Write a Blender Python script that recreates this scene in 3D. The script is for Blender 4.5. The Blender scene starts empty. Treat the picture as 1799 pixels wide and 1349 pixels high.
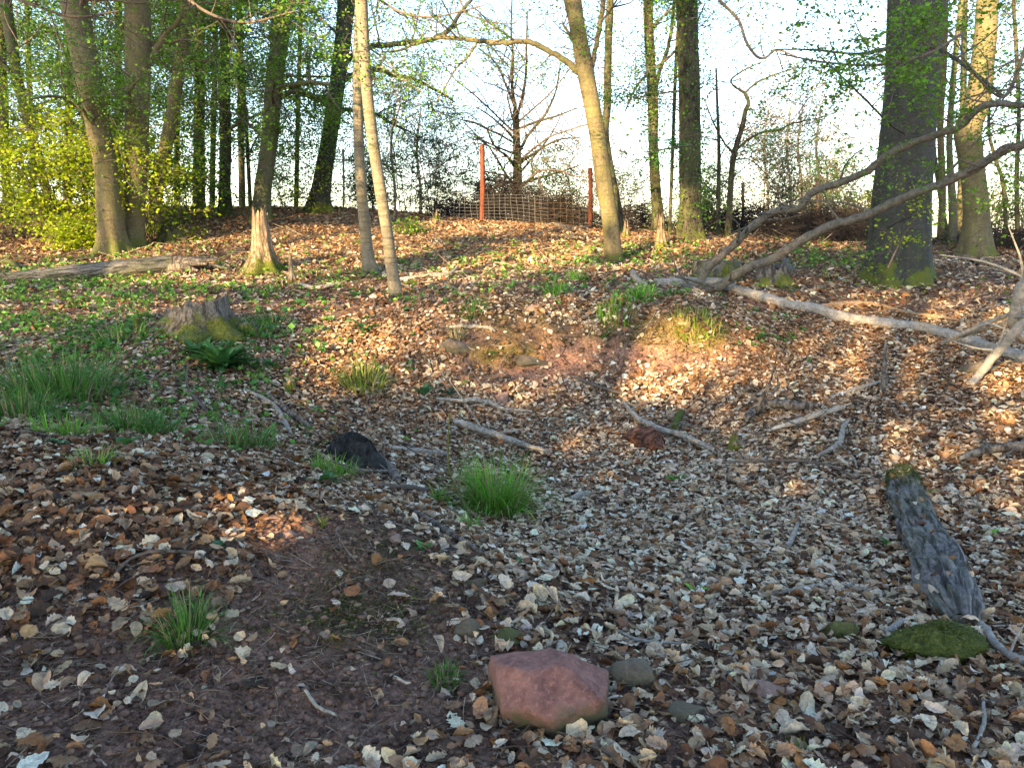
import bpy, math, random
import numpy as np
from mathutils import Vector
PI = math.pi
SC = bpy.context.scene
COL = SC.collection
RS = np.random.RandomState(7)

# ------------------------------------------------------------------ camera
CAMZ, PITCH, FPX = 1.55, math.radians(11.5), 1350.0
cam = bpy.data.cameras.new('camera'); co = bpy.data.objects.new('camera', cam); COL.objects.link(co)
co.location = (0, 0, CAMZ); co.rotation_euler = (PI/2-PITCH, 0, 0)
cam.sensor_width = 36; cam.lens = 36*FPX/1799.0; cam.clip_start = 0.05; cam.clip_end = 2000
SC.camera = co
# ------------------------------------------------------------------ light
SUN_EL = math.radians(19); SUN_AZ = math.radians(32)       # light travels towards (+sin AZ, +cos AZ)
LD = np.array([math.sin(SUN_AZ)*math.cos(SUN_EL), math.cos(SUN_AZ)*math.cos(SUN_EL), -math.sin(SUN_EL)])
w = bpy.data.worlds.new('World'); SC.world = w; w.use_nodes = True
nt = w.node_tree; bg = nt.nodes['Background']
sky = nt.nodes.new('ShaderNodeTexSky'); sky.sky_type = 'NISHITA'; sky.sun_disc = False
sky.sun_elevation = SUN_EL; sky.sun_rotation = math.atan2(-LD[0], -LD[1])
sky.dust_density = 0.6; sky.air_density = 1.0; sky.ozone_density = 1.0
nt.links.new(sky.outputs[0], bg.inputs[0]); bg.inputs[1].default_value = 0.105
sl = bpy.data.lights.new('sun', 'SUN'); sl.energy = 5.0; sl.angle = math.radians(0.5); sl.color = (1.0, 0.72, 0.36)
so = bpy.data.objects.new('sun', sl); COL.objects.link(so)
so.rotation_euler = Vector(tuple(-LD)).to_track_quat('Z', 'Y').to_euler(); so.location = (-20, -30, 20)
SC.view_settings.view_transform = 'Standard'; SC.view_settings.look = 'None'
SC.view_settings.exposure = 2.5; SC.view_settings.gamma = 1.0
SC.cycles.max_bounces = 6; SC.cycles.transparent_max_bounces = 4; SC.cycles.use_denoising = True
SC.cycles.diffuse_bounces = 3; SC.cycles.glossy_bounces = 2; SC.cycles.transmission_bounces = 3

# ------------------------------------------------------------------ pixel helpers
cp, sp = math.cos(PITCH), math.sin(PITCH)
def ray(px, py):
    u = (px-899.5)/FPX; v = (674.5-py)/FPX
    return np.array([u, cp+v*sp, -sp+v*cp])
def P(px, py, Y):
    d = ray(px, py); return np.array([0, 0, CAMZ]) + d*(Y/d[1])
def project(X, Y, Z):
    z = Z-CAMZ; f = np.maximum(Y*cp - z*sp, 0.05); v = Y*sp+z*cp
    return 899.5+FPX*X/f, 674.5-FPX*v/f
# ------------------------------------------------------------------ noise
def _h(ix, iy, iz, s):
    n = (ix.astype(np.int64)*374761393 + iy.astype(np.int64)*668265263 + iz.astype(np.int64)*2147483647 + s*1274126177) & 0xffffffff
    n = ((n ^ (n >> 13))*1274126177) & 0xffffffff
    n = (n ^ (n >> 16)); n = (n*2246822519) & 0xffffffff
    return ((n ^ (n >> 15)) & 0xffff)/65535.0*2-1
def n3(x, y, z, s=0):
    x, y, z = np.broadcast_arrays(np.asarray(x, float), np.asarray(y, float), np.asarray(z, float))
    ix, iy, iz = np.floor(x), np.floor(y), np.floor(z)
    fx, fy, fz = x-ix, y-iy, z-iz
    fx = fx*fx*(3-2*fx); fy = fy*fy*(3-2*fy); fz = fz*fz*(3-2*fz)
    r = 0
    for a in (0, 1):
        for b in (0, 1):
            for c in (0, 1):
                r = r + (fx if a else 1-fx)*(fy if b else 1-fy)*(fz if c else 1-fz)*_h(ix+a, iy+b, iz+c, s)
    return r
def n2(x, y, s=0): return n3(x, y, 0.37, s)
def fbm2(x, y, o=4, s=0):
    r = 0; a = 1; t = 0
    for i in range(o):
        r = r + a*n2(x*2**i+11.3*i, y*2**i-7.1*i, s+i); t += a; a *= .5
    return r/t
# ------------------------------------------------------------------ terrain
CT = [(-150,1349,1.85),(400,1349,1.9),(900,1349,1.95),(1400,1349,1.95),(1950,1349,1.95),
 (0,1100,2.55),(400,1100,2.6),(900,1100,2.75),(1300,1100,2.9),(1799,1100,3.0),
 (0,950,2.95),(300,950,3.1),(500,900,3.4),(650,930,3.4),(900,950,3.85),(1100,950,4.15),(1300,950,4.3),(1620,950,4.25),(1799,950,4.2),
 (0,830,3.5),(250,835,3.7),(100,740,5.3),(400,780,5.3),(500,860,4.0),(600,830,4.9),(700,830,5.3),(870,920,4.6),(870,830,5.8),
 (1000,800,6.6),(1300,800,6.3),(1600,800,5.8),(1799,800,5.4),(1000,740,7.5),(700,740,7.2),(550,740,6.7),
 (1300,700,7.5),(1600,700,6.9),(1799,700,6.4),(900,690,8.15),(900,625,8.5),(900,568,8.72),(900,540,9.15),(900,508,10.2),(780,600,8.6),(780,555,8.95),(1040,640,8.45),(1040,575,8.75),(1040,545,9.1),
 (1200,645,8.2),(1200,560,8.6),(1200,540,8.95),(1200,520,9.8),(600,680,7.8),(600,600,8.8),(600,540,10.2),
 (300,680,6.8),(300,600,8.3),(300,520,11),(50,600,8.2),(50,680,6.6),(50,520,11),
 (1450,620,8.4),(1600,620,8.2),(1799,620,7.7),(1450,540,10),(1700,520,10.4),(1799,490,10.9),
 (690,520,10.9),(650,480,12.5),(460,480,12.6),(200,480,13),(0,480,13.5),(200,440,15.5),(0,430,16.2),
 (900,460,13),(1080,455,13.2),(1210,428,15.2),(1300,460,13),(1590,496,11.6),(1500,460,13.5),(1710,455,15),
 (900,420,16.5),(600,420,16.5),(300,400,19),(0,395,19.2),(850,389,20.5),(300,366,22.5),(0,362,22.5),(600,368,22),
 (1036,402,20),(1300,408,19.5),(1500,412,19),(1799,432,19)]
_c = [P(*c) for c in CT]
for q in [(-6,0,.15),(6,0,-.05),(0,-5,0),(-12,4,.7),(14,4,.5),(-22,12,1.1),(22,12,1.2),(-12,-10,0),(12,-10,0),(-26,24,2.3),(26,24,1.6),(-2,0,.02),(2,0,0),
          (0,27,1.3),(-14,27,1.9),(14,27,1.0),(0,-20,0),(-25,-20,0),(25,-20,0)]:
    _c.append(np.array(q, float))
_c = np.array(_c)
def _k(d2): return 0.5*d2*np.log(d2+1e-9)
_n = len(_c)
_A = np.zeros((_n+3, _n+3)); d2 = ((_c[:, None, :2]-_c[None, :, :2])**2).sum(2)
_A[:_n, :_n] = _k(d2)+np.eye(_n)*0.004; _A[:_n, _n] = 1; _A[:_n, _n+1:] = _c[:, :2]; _A[_n, :_n] = 1; _A[_n+1:, :_n] = _c[:, :2].T
_w = np.linalg.solve(_A, np.concatenate([_c[:, 2], [0, 0, 0]]))
def hbase(X, Y):
    X = np.atleast_1d(np.asarray(X, float)); Y = np.atleast_1d(np.asarray(Y, float))
    Xc = np.clip(X, -24, 24); Yc = np.clip(Y, -18, 27)
    out = np.zeros(X.shape).ravel(); xf = Xc.ravel(); yf = Yc.ravel()
    for i in range(0, len(xf), 20000):
        a, b = xf[i:i+20000], yf[i:i+20000]
        d = (a[:, None]-_c[None, :, 0])**2+(b[:, None]-_c[None, :, 1])**2
        out[i:i+20000] = _k(d)@_w[:_n]+_w[_n]+_w[_n+1]*a+_w[_n+2]*b
    out = out.reshape(X.shape)
    over = np.maximum(Y-25.5, 0)
    return out - 0.16*np.minimum(over, 40) - 0.01*np.minimum(over, 400)
def height(X, Y):
    X = np.atleast_1d(np.asarray(X, float)); Y = np.atleast_1d(np.asarray(Y, float))
    h = hbase(X, Y)
    bank = np.exp(-((Y-8.9)/1.0)**2)*np.exp(-((X-.8)/2.6)**2)
    near = np.exp(-(np.hypot(X+.6, Y-2.4)/1.8)**2)
    h = h + 0.035*fbm2(X*1.1, Y*1.1, 3, 3) + (0.018+0.15*bank)*fbm2(X*3.1, Y*3.1, 3, 9)
    h = h + (0.006+0.012*near+0.055*bank)*fbm2(X*14, Y*14, 3, 21)+.014*near*np.maximum(fbm2(X*34, Y*34, 2, 25), 0)
    return h
def hz(x, y): return float(height(x, y)[0])
def at(px, py, lift=0.0):
    d = ray(px, py); t = np.concatenate([np.linspace(1.2, 12, 700), np.linspace(12, 40, 500)])/d[1]
    p = np.array([0, 0, CAMZ])+d[None]*t[:, None]
    g = p[:, 2]-height(p[:, 0], p[:, 1])
    i = np.where(g <= 0)[0]
    if len(i) == 0:
        i = [int(np.argmin(g[:1000]))]
    q = p[i[0]].copy(); q[2] = hz(q[0], q[1])+lift
    return q
def gnormal(X, Y, e=0.04):
    hx = (hbase(X+e, Y)-hbase(X-e, Y))/(2*e); hy = (hbase(X, Y+e)-hbase(X, Y-e))/(2*e)
    n = np.stack([-hx, -hy, np.ones_like(hx)], -1)
    return n/np.linalg.norm(n, axis=-1, keepdims=True)
def blob(px, py, cx, cy, rx, ry, p=1.0):
    return np.exp(-(((px-cx)/rx)**2+((py-cy)/ry)**2)**p)

# ------------------------------------------------------------------ mesh builder
class MB:
    def __init__(s): s.v = []; s.f = {3: [], 4: []}; s.c = []; s.u = []; s.n = 0
    def add(s, v, f, col=None, uv=None):
        v = np.asarray(v, np.float32).reshape(-1, 3); f = np.asarray(f, np.int64)
        if len(f) == 0: return
        s.v.append(v); s.f[f.shape[1]].append(f+s.n)
        s.c.append(np.broadcast_to(np.asarray((.5, .5, .5) if col is None else col, np.float32), (len(v), 3)))
        s.u.append(np.zeros((len(v), 3), np.float32) if uv is None else np.asarray(uv, np.float32))
        s.n += len(v)
    def build(s, name, mat, parent=None, loc=None, smooth=True):
        v = np.concatenate(s.v); c = np.concatenate(s.c); u = np.concatenate(s.u)
        o3 = parent['_o'] if parent is not None else (loc if loc is not None else (0, 0, 0))
        v = v-np.asarray(tuple(o3), np.float32)
        q = np.concatenate(s.f[4]) if s.f[4] else np.zeros((0, 4), np.int64)
        t = np.concatenate(s.f[3]) if s.f[3] else np.zeros((0, 3), np.int64)
        loops = np.concatenate([q.ravel(), t.ravel()]).astype(np.int32)
        tot = np.concatenate([np.full(len(q), 4), np.full(len(t), 3)]).astype(np.int32)
        st = np.concatenate([[0], np.cumsum(tot)[:-1]]).astype(np.int32)
        me = bpy.data.meshes.new(name)
        me.vertices.add(len(v)); me.vertices.foreach_set('co', v.ravel())
        me.loops.add(len(loops)); me.loops.foreach_set('vertex_index', loops)
        me.polygons.add(len(tot)); me.polygons.foreach_set('loop_start', st); me.polygons.foreach_set('loop_total', tot)
        me.polygons.foreach_set('use_smooth', np.full(len(tot), smooth))
        a = me.attributes.new('Col', 'FLOAT_COLOR', 'POINT')
        a.data.foreach_set('color', np.concatenate([c, np.ones((len(c), 1), np.float32)], 1).astype(np.float32).ravel())
        a = me.attributes.new('luv', 'FLOAT_VECTOR', 'POINT'); a.data.foreach_set('vector', u.ravel())
        me.materials.append(mat); me.update(calc_edges=True)
        o = bpy.data.objects.new(name, me); COL.objects.link(o)
        if parent is not None: o.parent = parent
        else: o.location = tuple(float(k) for k in o3)
        return o
def tag(o, label=None, cat=None, group=None, kind=None):
    if label: o['label'] = label
    if cat: o['category'] = cat
    if group: o['group'] = group
    if kind: o['kind'] = kind
    return o
def thing(name, loc, label, cat, group=None):
    o = bpy.data.objects.new(name, None); COL.objects.link(o); o.empty_display_size = .1
    o.location = tuple(float(k) for k in loc); o['_o'] = [float(k) for k in loc]
    return tag(o, label, cat, group)

def smoothpath(pts, rad, n):
    pts = np.asarray(pts, float); rad = np.asarray(rad, float)
    if len(pts) == 2 and n > 2: pts = np.array([pts[0], (pts[0]+pts[1])/2, pts[1]]); rad = np.array([rad[0], rad.mean(), rad[1]])
    d = np.concatenate([[0], np.cumsum(np.linalg.norm(np.diff(pts, axis=0), axis=1))]); d /= d[-1]
    t = np.linspace(0, 1, n)
    m = np.zeros_like(pts); m[1:-1] = (pts[2:]-pts[:-2])/(d[2:]-d[:-2])[:, None]; m[0] = (pts[1]-pts[0])/(d[1]-d[0]); m[-1] = (pts[-1]-pts[-2])/(d[-1]-d[-2])
    i = np.clip(np.searchsorted(d, t, side='right')-1, 0, len(d)-2)
    h = (d[i+1]-d[i]); s = ((t-d[i])/h)[:, None]; h = h[:, None]
    o = (2*s**3-3*s**2+1)*pts[i]+(s**3-2*s**2+s)*h*m[i]+(-2*s**3+3*s**2)*pts[i+1]+(s**3-s**2)*h*m[i+1]
    return o, np.interp(t, d, rad)
def tube(mb, pts, rad, sides=6, col=None, rough=0.0, seed=0, lobes=None, flat=None, cap=True):
    pts = np.asarray(pts, float); rad = np.asarray(rad, float); K = len(pts)
    T = np.gradient(pts, axis=0); T /= np.linalg.norm(T, axis=1, keepdims=True)+1e-9
    ref = np.array([0, 1., 0]) if abs(T[0][1]) < .8 else np.array([1., 0, 0])
    N = np.zeros_like(T); n = ref-T[0]*ref.dot(T[0]); n /= np.linalg.norm(n)
    for i in range(K):
        n = n-T[i]*n.dot(T[i]); n /= np.linalg.norm(n)+1e-9; N[i] = n
    B = np.cross(T, N)
    th = np.linspace(0, 2*PI, sides, endpoint=False)
    R = np.repeat(rad[:, None], sides, 1)
    L = np.concatenate([[0], np.cumsum(np.linalg.norm(np.diff(pts, axis=0), axis=1))])
    if lobes is not None:
        amp, k, hh, ph = lobes
        R = R*(1+amp*np.exp(-L/hh)[:, None]*(0.5+0.5*np.cos(k*th+ph+1.3*np.cos(th+ph)))[None]**1.5)
    if rough:
        rr = rad.mean()
        R = R*(1+rough*n3(np.cos(th)[None]*1.5+seed, np.sin(th)[None]*1.5, (L/(rr*5))[:, None], 5)
               +rough*.5*n3(np.cos(th)[None]*3.5+seed, np.sin(th)[None]*3.5, (L/(rr*2))[:, None], 6))
    X = N[:, None]*np.cos(th)[None, :, None]+B[:, None]*np.sin(th)[None, :, None]
    V = pts[:, None]+X*R[..., None]
    if flat is not None: V[..., 2] = pts[:, None, 2]+(V[..., 2]-pts[:, None, 2])*flat
    V = V.reshape(-1, 3)
    i = np.arange(K-1)[:, None]*sides; j = np.arange(sides)[None]; jn = (j+1) % sides
    F = np.stack([i+j, i+jn, i+sides+jn, i+sides+j], -1).reshape(-1, 4)
    uv = np.stack([np.repeat(L[:, None], sides, 1), np.repeat(th[None], K, 0), np.zeros((K, sides))], -1).reshape(-1, 3)
    mb.add(V, F, col, uv)
    if cap:
        base = mb.n
        c0 = V[:sides]; c1 = V[-sides:]
        mb.add(np.concatenate([c0, [pts[0]]]), np.stack([(j[0]+1) % sides, j[0], np.full(sides, sides)], -1), col)
        mb.add(np.concatenate([c1, [pts[-1]]]), np.stack([j[0], (j[0]+1) % sides, np.full(sides, sides)], -1), col)

# leaf batches ------------------------------------------------------
def rotframes(n, up, tilt, rs):
    yaw = rs.uniform(0, 2*PI, n)
    a = np.stack([np.cos(yaw), np.sin(yaw), np.zeros(n)], -1)
    nn = up + rs.normal(0, 1, (n, 3))*np.reshape(tilt, (-1, 1)); nn /= np.linalg.norm(nn, axis=1, keepdims=True)
    a = a-nn*(a*nn).sum(1, keepdims=True); a /= np.linalg.norm(a, axis=1, keepdims=True)+1e-9
    return a, np.cross(nn, a), nn
def leaves(mb, pos, A, B, N, length, width, K, curl, cup, col, kind=None, rs=RS, wave=0.0, across=3):
    """pos n,3: leaf base centre; K stations; lobed outline when kind==1."""
    n = len(pos); t = np.linspace(0, 1, K)
    wb = np.sin(PI*np.clip(t, .03, .97)**.85)**.75
    wb[0] *= .35; wb[-1] *= .25
    W = np.repeat(wb[None], n, 0)
    if kind is not None:
        lob = 1+.17*np.where(np.arange(K) % 2 == 0, -1, 1)
        W = np.where(kind[:, None] == 1, W*lob[None], W)
    W = W*(1+rs.uniform(-.12, .12, (n, K)))
    x = (t[None]-.5)*length[:, None]
    ct = curl[:, None]
    # bend along the length as an arc
    ang = ct*(t[None]-.5)*2
    xx = np.where(np.abs(ct) > 1e-3, np.sin(ang)/(2*ct+1e-9)*length[:, None], x)
    zz = (1-np.cos(ang))/(2*ct+1e-9)*length[:, None]
    ys = np.linspace(-1, 1, across)
    V = np.zeros((n, K, across, 3)); UV = np.zeros((n, K, across, 3))
    wv = rs.uniform(-1, 1, (n, K, across))*wave
    for k, y in enumerate(ys):
        yy = y*W*width[:, None]*.5
        zc = zz+np.abs(y)*cup[:, None]*W*width[:, None]*.5 + wv[:, :, k]*width[:, None]
        yy = yy*np.cos(np.clip(cup, -1, 1))[:, None]
        V[:, :, k] = pos[:, None]+A[:, None]*xx[..., None]+B[:, None]*yy[..., None]+N[:, None]*zc[..., None]
        UV[:, :, k, 0] = t[None]; UV[:, :, k, 1] = y; UV[:, :, k, 2] = rs.uniform(0, 1, n)[:, None] if k == 0 else UV[:, :, 0, 2]
    f = []
    for i in range(K-1):
        for k in range(across-1):
            f.append([i*across+k, (i+1)*across+k, (i+1)*across+k+1, i*across+k+1])
    F = (np.arange(n)[:, None, None]*K*across+np.array(f)[None]).reshape(-1, 4)
    C = np.repeat(col, K*across, 0)
    mb.add(V.reshape(-1, 3), F, C, UV.reshape(-1, 3))
def quadleaves(mb, pos, size, col, tilt=.5, rs=RS, up=(0, 0, 1), aspect=.62):
    n = len(pos); A, B, N = rotframes(n, np.array(up, float)[None], np.full(n, tilt), rs)
    s = size[:, None]; fold = rs.uniform(.0, .35, (n, 1))
    V = np.stack([pos-A*s*.5, pos+B*s*.5*aspect+N*s*fold*.4, pos+A*s*.5-N*s*.1, pos-B*s*.5*aspect+N*s*fold*.4], 1)
    F = np.arange(n*4).reshape(-1, 4)
    mb.add(V.reshape(-1, 3), F, np.repeat(col, 4, 0))

# ------------------------------------------------------------------ materials
def mat(name):
    m = bpy.data.materials.new(name); m.use_nodes = True
    t = m.node_tree; b = t.nodes['Principled BSDF']; return m, t, b
def N(t, typ, **k):
    n = t.nodes.new(typ)
    for a, v in k.items(): setattr(n, a, v)
    return n
def noise(t, vec, scale, detail=5, rough=.6, dist=0):
    n = N(t, 'ShaderNodeTexNoise'); n.inputs['Scale'].default_value = scale; n.inputs['Detail'].default_value = detail
    n.inputs['Roughness'].default_value = rough; n.inputs['Distortion'].default_value = dist
    if vec is not None: t.links.new(vec, n.inputs['Vector'])
    return n.outputs['Fac']
def ramp(t, fac, stops):
    r = N(t, 'ShaderNodeValToRGB'); e = r.color_ramp.elements
    while len(e) < len(stops): e.new(.5)
    for i, (p, c) in enumerate(stops):
        e[i].position = p; e[i].color = (c, c, c, 1) if not hasattr(c, '__len__') else (*c, 1)
    t.links.new(fac, r.inputs[0]); return r.outputs[0]
def mix(t, fac, a, b, mode='MIX'):
    m = N(t, 'ShaderNodeMix', data_type='RGBA', blend_type=mode)
    for s, v in ((m.inputs[0], fac), (m.inputs[6], a), (m.inputs[7], b)):
        if hasattr(v, 'node'): t.links.new(v, s)
        elif hasattr(v, '__len__'): s.default_value = (*v, 1)
        else: s.default_value = v
    return m.outputs[2]
def mth(t, op, a, b=0.0):
    m = N(t, 'ShaderNodeMath', operation=op)
    for s, v in zip(m.inputs, (a, b)):
        if hasattr(v, 'node'): t.links.new(v, s)
        else: s.default_value = v
    return m.outputs[0]
def bump(t, b, h, strength=.5, dist=.01):
    n = N(t, 'ShaderNodeBump'); n.inputs['Strength'].default_value = strength; n.inputs['Distance'].default_value = dist
    t.links.new(h, n.inputs['Height']); t.links.new(n.outputs[0], b.inputs['Normal'])
def attr(t, name):
    a = N(t, 'ShaderNodeAttribute'); a.attribute_name = name; return a
def objc(t, sc=(1, 1, 1)):
    c = N(t, 'ShaderNodeTexCoord'); m = N(t, 'ShaderNodeMapping'); m.inputs['Scale'].default_value = sc
    t.links.new(c.outputs['Object'], m.inputs[0]); return m.outputs[0], c.outputs['Object']

def m_leaf(name, rough=.75, trans=.25, vein=True, spec=.3):
    m, t, b = mat(name)
    c = attr(t, 'Col').outputs['Color']; uv = attr(t, 'luv').outputs['Vector']
    o, raw = objc(t)
    c2 = mix(t, 1.0, c, ramp(t, noise(t, raw, 60, 4), [(.25, .62), (.5, .95), (.75, 1.3)]), 'MULTIPLY')
    if vein:
        s = N(t, 'ShaderNodeSeparateXYZ'); t.links.new(uv, s.inputs[0])
        ay = mth(t, 'ABSOLUTE', s.outputs[1])
        mid = ramp(t, ay, [(0.0, 1), (.10, 0)])
        sv = mth(t, 'SINE', mth(t, 'MULTIPLY', mth(t, 'SUBTRACT', s.outputs[0], mth(t, 'MULTIPLY', ay, .16)), 50))
        sv = ramp(t, sv, [(.80, 0), (1, 1)])
        v = mth(t, 'MAXIMUM', mid, mth(t, 'MULTIPLY', sv, .6))
        c2 = mix(t, mth(t, 'MULTIPLY', v, .35), c2, (.10, .05, .025))
        bump(t, b, mth(t, 'ADD', v, noise(t, raw, 150, 3)), .5, .0015)
    t.links.new(c2, b.inputs['Base Color']); b.inputs['Roughness'].default_value = rough
    b.inputs['Specular IOR Level'].default_value = spec
    if trans:
        tr = N(t, 'ShaderNodeBsdfTranslucent'); t.links.new(c2, tr.inputs[0])
        ms = N(t, 'ShaderNodeMixShader'); ms.inputs[0].default_value = trans
        t.links.new(b.outputs[0], ms.inputs[1]); t.links.new(tr.outputs[0], ms.inputs[2])
        t.links.new(ms.outputs[0], t.nodes['Material Output'].inputs[0])
    return m
M_LITTER = m_leaf('dead_leaf', .7, .12)
M_FOL = m_leaf('fresh_leaf', .5, .5, vein=False, spec=.3)
M_HERB = m_leaf('herb_leaf', .5, .3, vein=False, spec=.35)

def m_bark(name, c1, c2, moss=0.0, mossh=.5, scale=1.0, stretch=(1, 1, .35), ring=0.0, furrow=0.0, green=0.0, greenc=(.10,.12,.03), uv=None):
    m, t, b = mat(name)
    v, raw = objc(t, stretch)
    if uv:
        mp = N(t, 'ShaderNodeMapping'); mp.inputs['Scale'].default_value = (uv[0], uv[1], 1); t.links.new(attr(t, 'luv').outputs['Vector'], mp.inputs[0]); v = mp.outputs[0]
    base = mix(t, ramp(t, noise(t, v, 9*scale, 6, .65), [(.3, 0), (.7, 1)]), c1, c2)
    sp_ = ramp(t, noise(t, raw, 34, 5, .7), [(.45, 0), (.62, 1)])
    base = mix(t, mth(t, 'MULTIPLY', sp_, .35), base, tuple(min(1, x*1.7+.04) for x in c2))
    hgt = noise(t, v, 30*scale, 6, .7)
    if furrow:
        f = ramp(t, noise(t, v, 16*scale, 5, .65, .35), [(.40, 0), (.52, 1)])
        base = mix(t, mth(t, 'MULTIPLY', mth(t, 'SUBTRACT', 1.0, f), furrow), base, tuple(x*.3 for x in c1)); hgt = mth(t, 'ADD', hgt, mth(t, 'MULTIPLY', f, 1.5))
    if ring:
        vr, _ = objc(t, (1.2, 1.2, 16))
        r = ramp(t, noise(t, vr, 1.3*scale, 3, .5), [(.56, 0), (.62, 1)])
        base = mix(t, mth(t, 'MULTIPLY', r, ring), base, tuple(x*.35 for x in c1)); hgt = mth(t, 'ADD', hgt, mth(t, 'MULTIPLY', r, -.6))
    if green:
        g = ramp(t, noise(t, raw, 3.2, 5, .65), [(.42, 0), (.6, 1)])
        base = mix(t, mth(t, 'MULTIPLY', g, green), base, greenc)
    if moss:
        s = N(t, 'ShaderNodeSeparateXYZ'); t.links.new(raw, s.inputs[0])
        hh = mth(t, 'SUBTRACT', 1.0, mth(t, 'DIVIDE', s.outputs[2], mossh))
        mm = ramp(t, mth(t, 'ADD', mth(t, 'MULTIPLY', hh, .7), mth(t, 'MULTIPLY', mth(t, 'SUBTRACT', noise(t, raw, 4, 6, .75), .5), 3.0)), [(.35, 0), (.55, 1)])
        mc = mix(t, noise(t, raw, 40, 4), (.05, .07, .008), (.17, .19, .025))
        base = mix(t, mth(t, 'MULTIPLY', mm, moss), base, mc)
        hgt = mth(t, 'ADD', hgt, mth(t, 'MULTIPLY', mth(t, 'MULTIPLY', mm, noise(t, raw, 120, 3)), 1.2))
    t.links.new(base, b.inputs['Base Color']); b.inputs['Roughness'].default_value = .85
    b.inputs['Specular IOR Level'].default_value = .25
    bump(t, b, hgt, .7, .012)
    return m
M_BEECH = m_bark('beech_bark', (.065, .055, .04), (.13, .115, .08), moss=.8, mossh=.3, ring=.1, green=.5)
M_BEECHLIT = m_bark('sunlit_beech_bark', (.065, .052, .03), (.155, .125, .07), moss=.6, mossh=.35, ring=.12, green=.45, greenc=(.13, .13, .04))  # warmer, lighter beech bark: sunlight put into the colour
M_SHADEBEECH = m_bark('shaded_beech_bark', (.018, .019, .018), (.055, .055, .048), moss=.85, mossh=.42, ring=.06, green=.3, greenc=(.035,.045,.02), stretch=(1, 1, .12))  # near-black beech bark: the trunk's shade put into the colour
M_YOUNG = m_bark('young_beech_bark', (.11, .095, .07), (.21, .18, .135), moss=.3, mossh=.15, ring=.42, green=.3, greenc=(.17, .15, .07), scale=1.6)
M_DARK = m_bark('rough_dark_bark', (.025, .021, .015), (.07, .058, .04), moss=.5, mossh=.5, furrow=.7, green=.4)
M_TWIG = m_bark('twig_bark', (.06, .045, .035), (.13, .10, .08))
M_BRUSH = m_bark('shaded_brushwood', (.010, .008, .008), (.032, .025, .023))  # twig bark blackened: shade of the heaps put into the colour
M_PALE = m_bark('bare_pale_wood', (.22, .19, .155), (.40, .35, .29), furrow=.25, scale=1.5, stretch=(1, 1, 1))
M_GREYBR = m_bark('grey_branch_bark', (.15, .135, .12), (.33, .30, .27), ring=0, scale=1.3, stretch=(1, 1, 1), green=.12)
M_LIMB = m_bark('grey_limb_bark', (.045, .038, .034), (.15, .135, .12), scale=1.3, stretch=(1, 1, 1), green=.15)
M_REDBR = m_bark('orange_branch_bark', (.17, .10, .055), (.31, .21, .13), scale=1.3, stretch=(1, 1, 1))
M_DEAD = m_bark('dead_wood', (.07, .055, .045), (.23, .19, .155), furrow=.8, scale=1.6, stretch=(1, 1, .2))
M_SNAG = m_bark('broken_wood', (.14, .09, .055), (.36, .26, .17), moss=1.0, mossh=.45, furrow=.7, scale=1.5, stretch=(1, 1, .12))
M_STUMP = m_bark('stump_wood', (.055, .045, .038), (.19, .165, .14), moss=.9, mossh=.3, furrow=.7, scale=1.2, stretch=(1, 1, .2))
M_BLACK = m_bark('charred_bark', (.010, .009, .008), (.03, .027, .024), furrow=.8, stretch=(1, 1, .4))
M_REDWOOD = m_bark('rotten_red_wood', (.10, .035, .02), (.22, .10, .06), furrow=.8, scale=2, stretch=(.25, 1, 1))
M_LOG = m_bark('flaking_log_bark', (.05, .044, .042), (.21, .195, .19), furrow=.9, scale=1.5, uv=(.16, .14), green=.35, greenc=(.09, .10, .02))
M_MOSS = m_bark('moss', (.025, .036, .006), (.085, .10, .014), scale=3)
M_POST = m_bark('rusty_red_post', (.07, .016, .008), (.15, .045, .022), stretch=(1, 1, .2), scale=2)
M_OLDPOST = m_bark('weathered_post', (.10, .06, .04), (.22, .15, .10), furrow=.5, stretch=(1, 1, .2))
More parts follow.
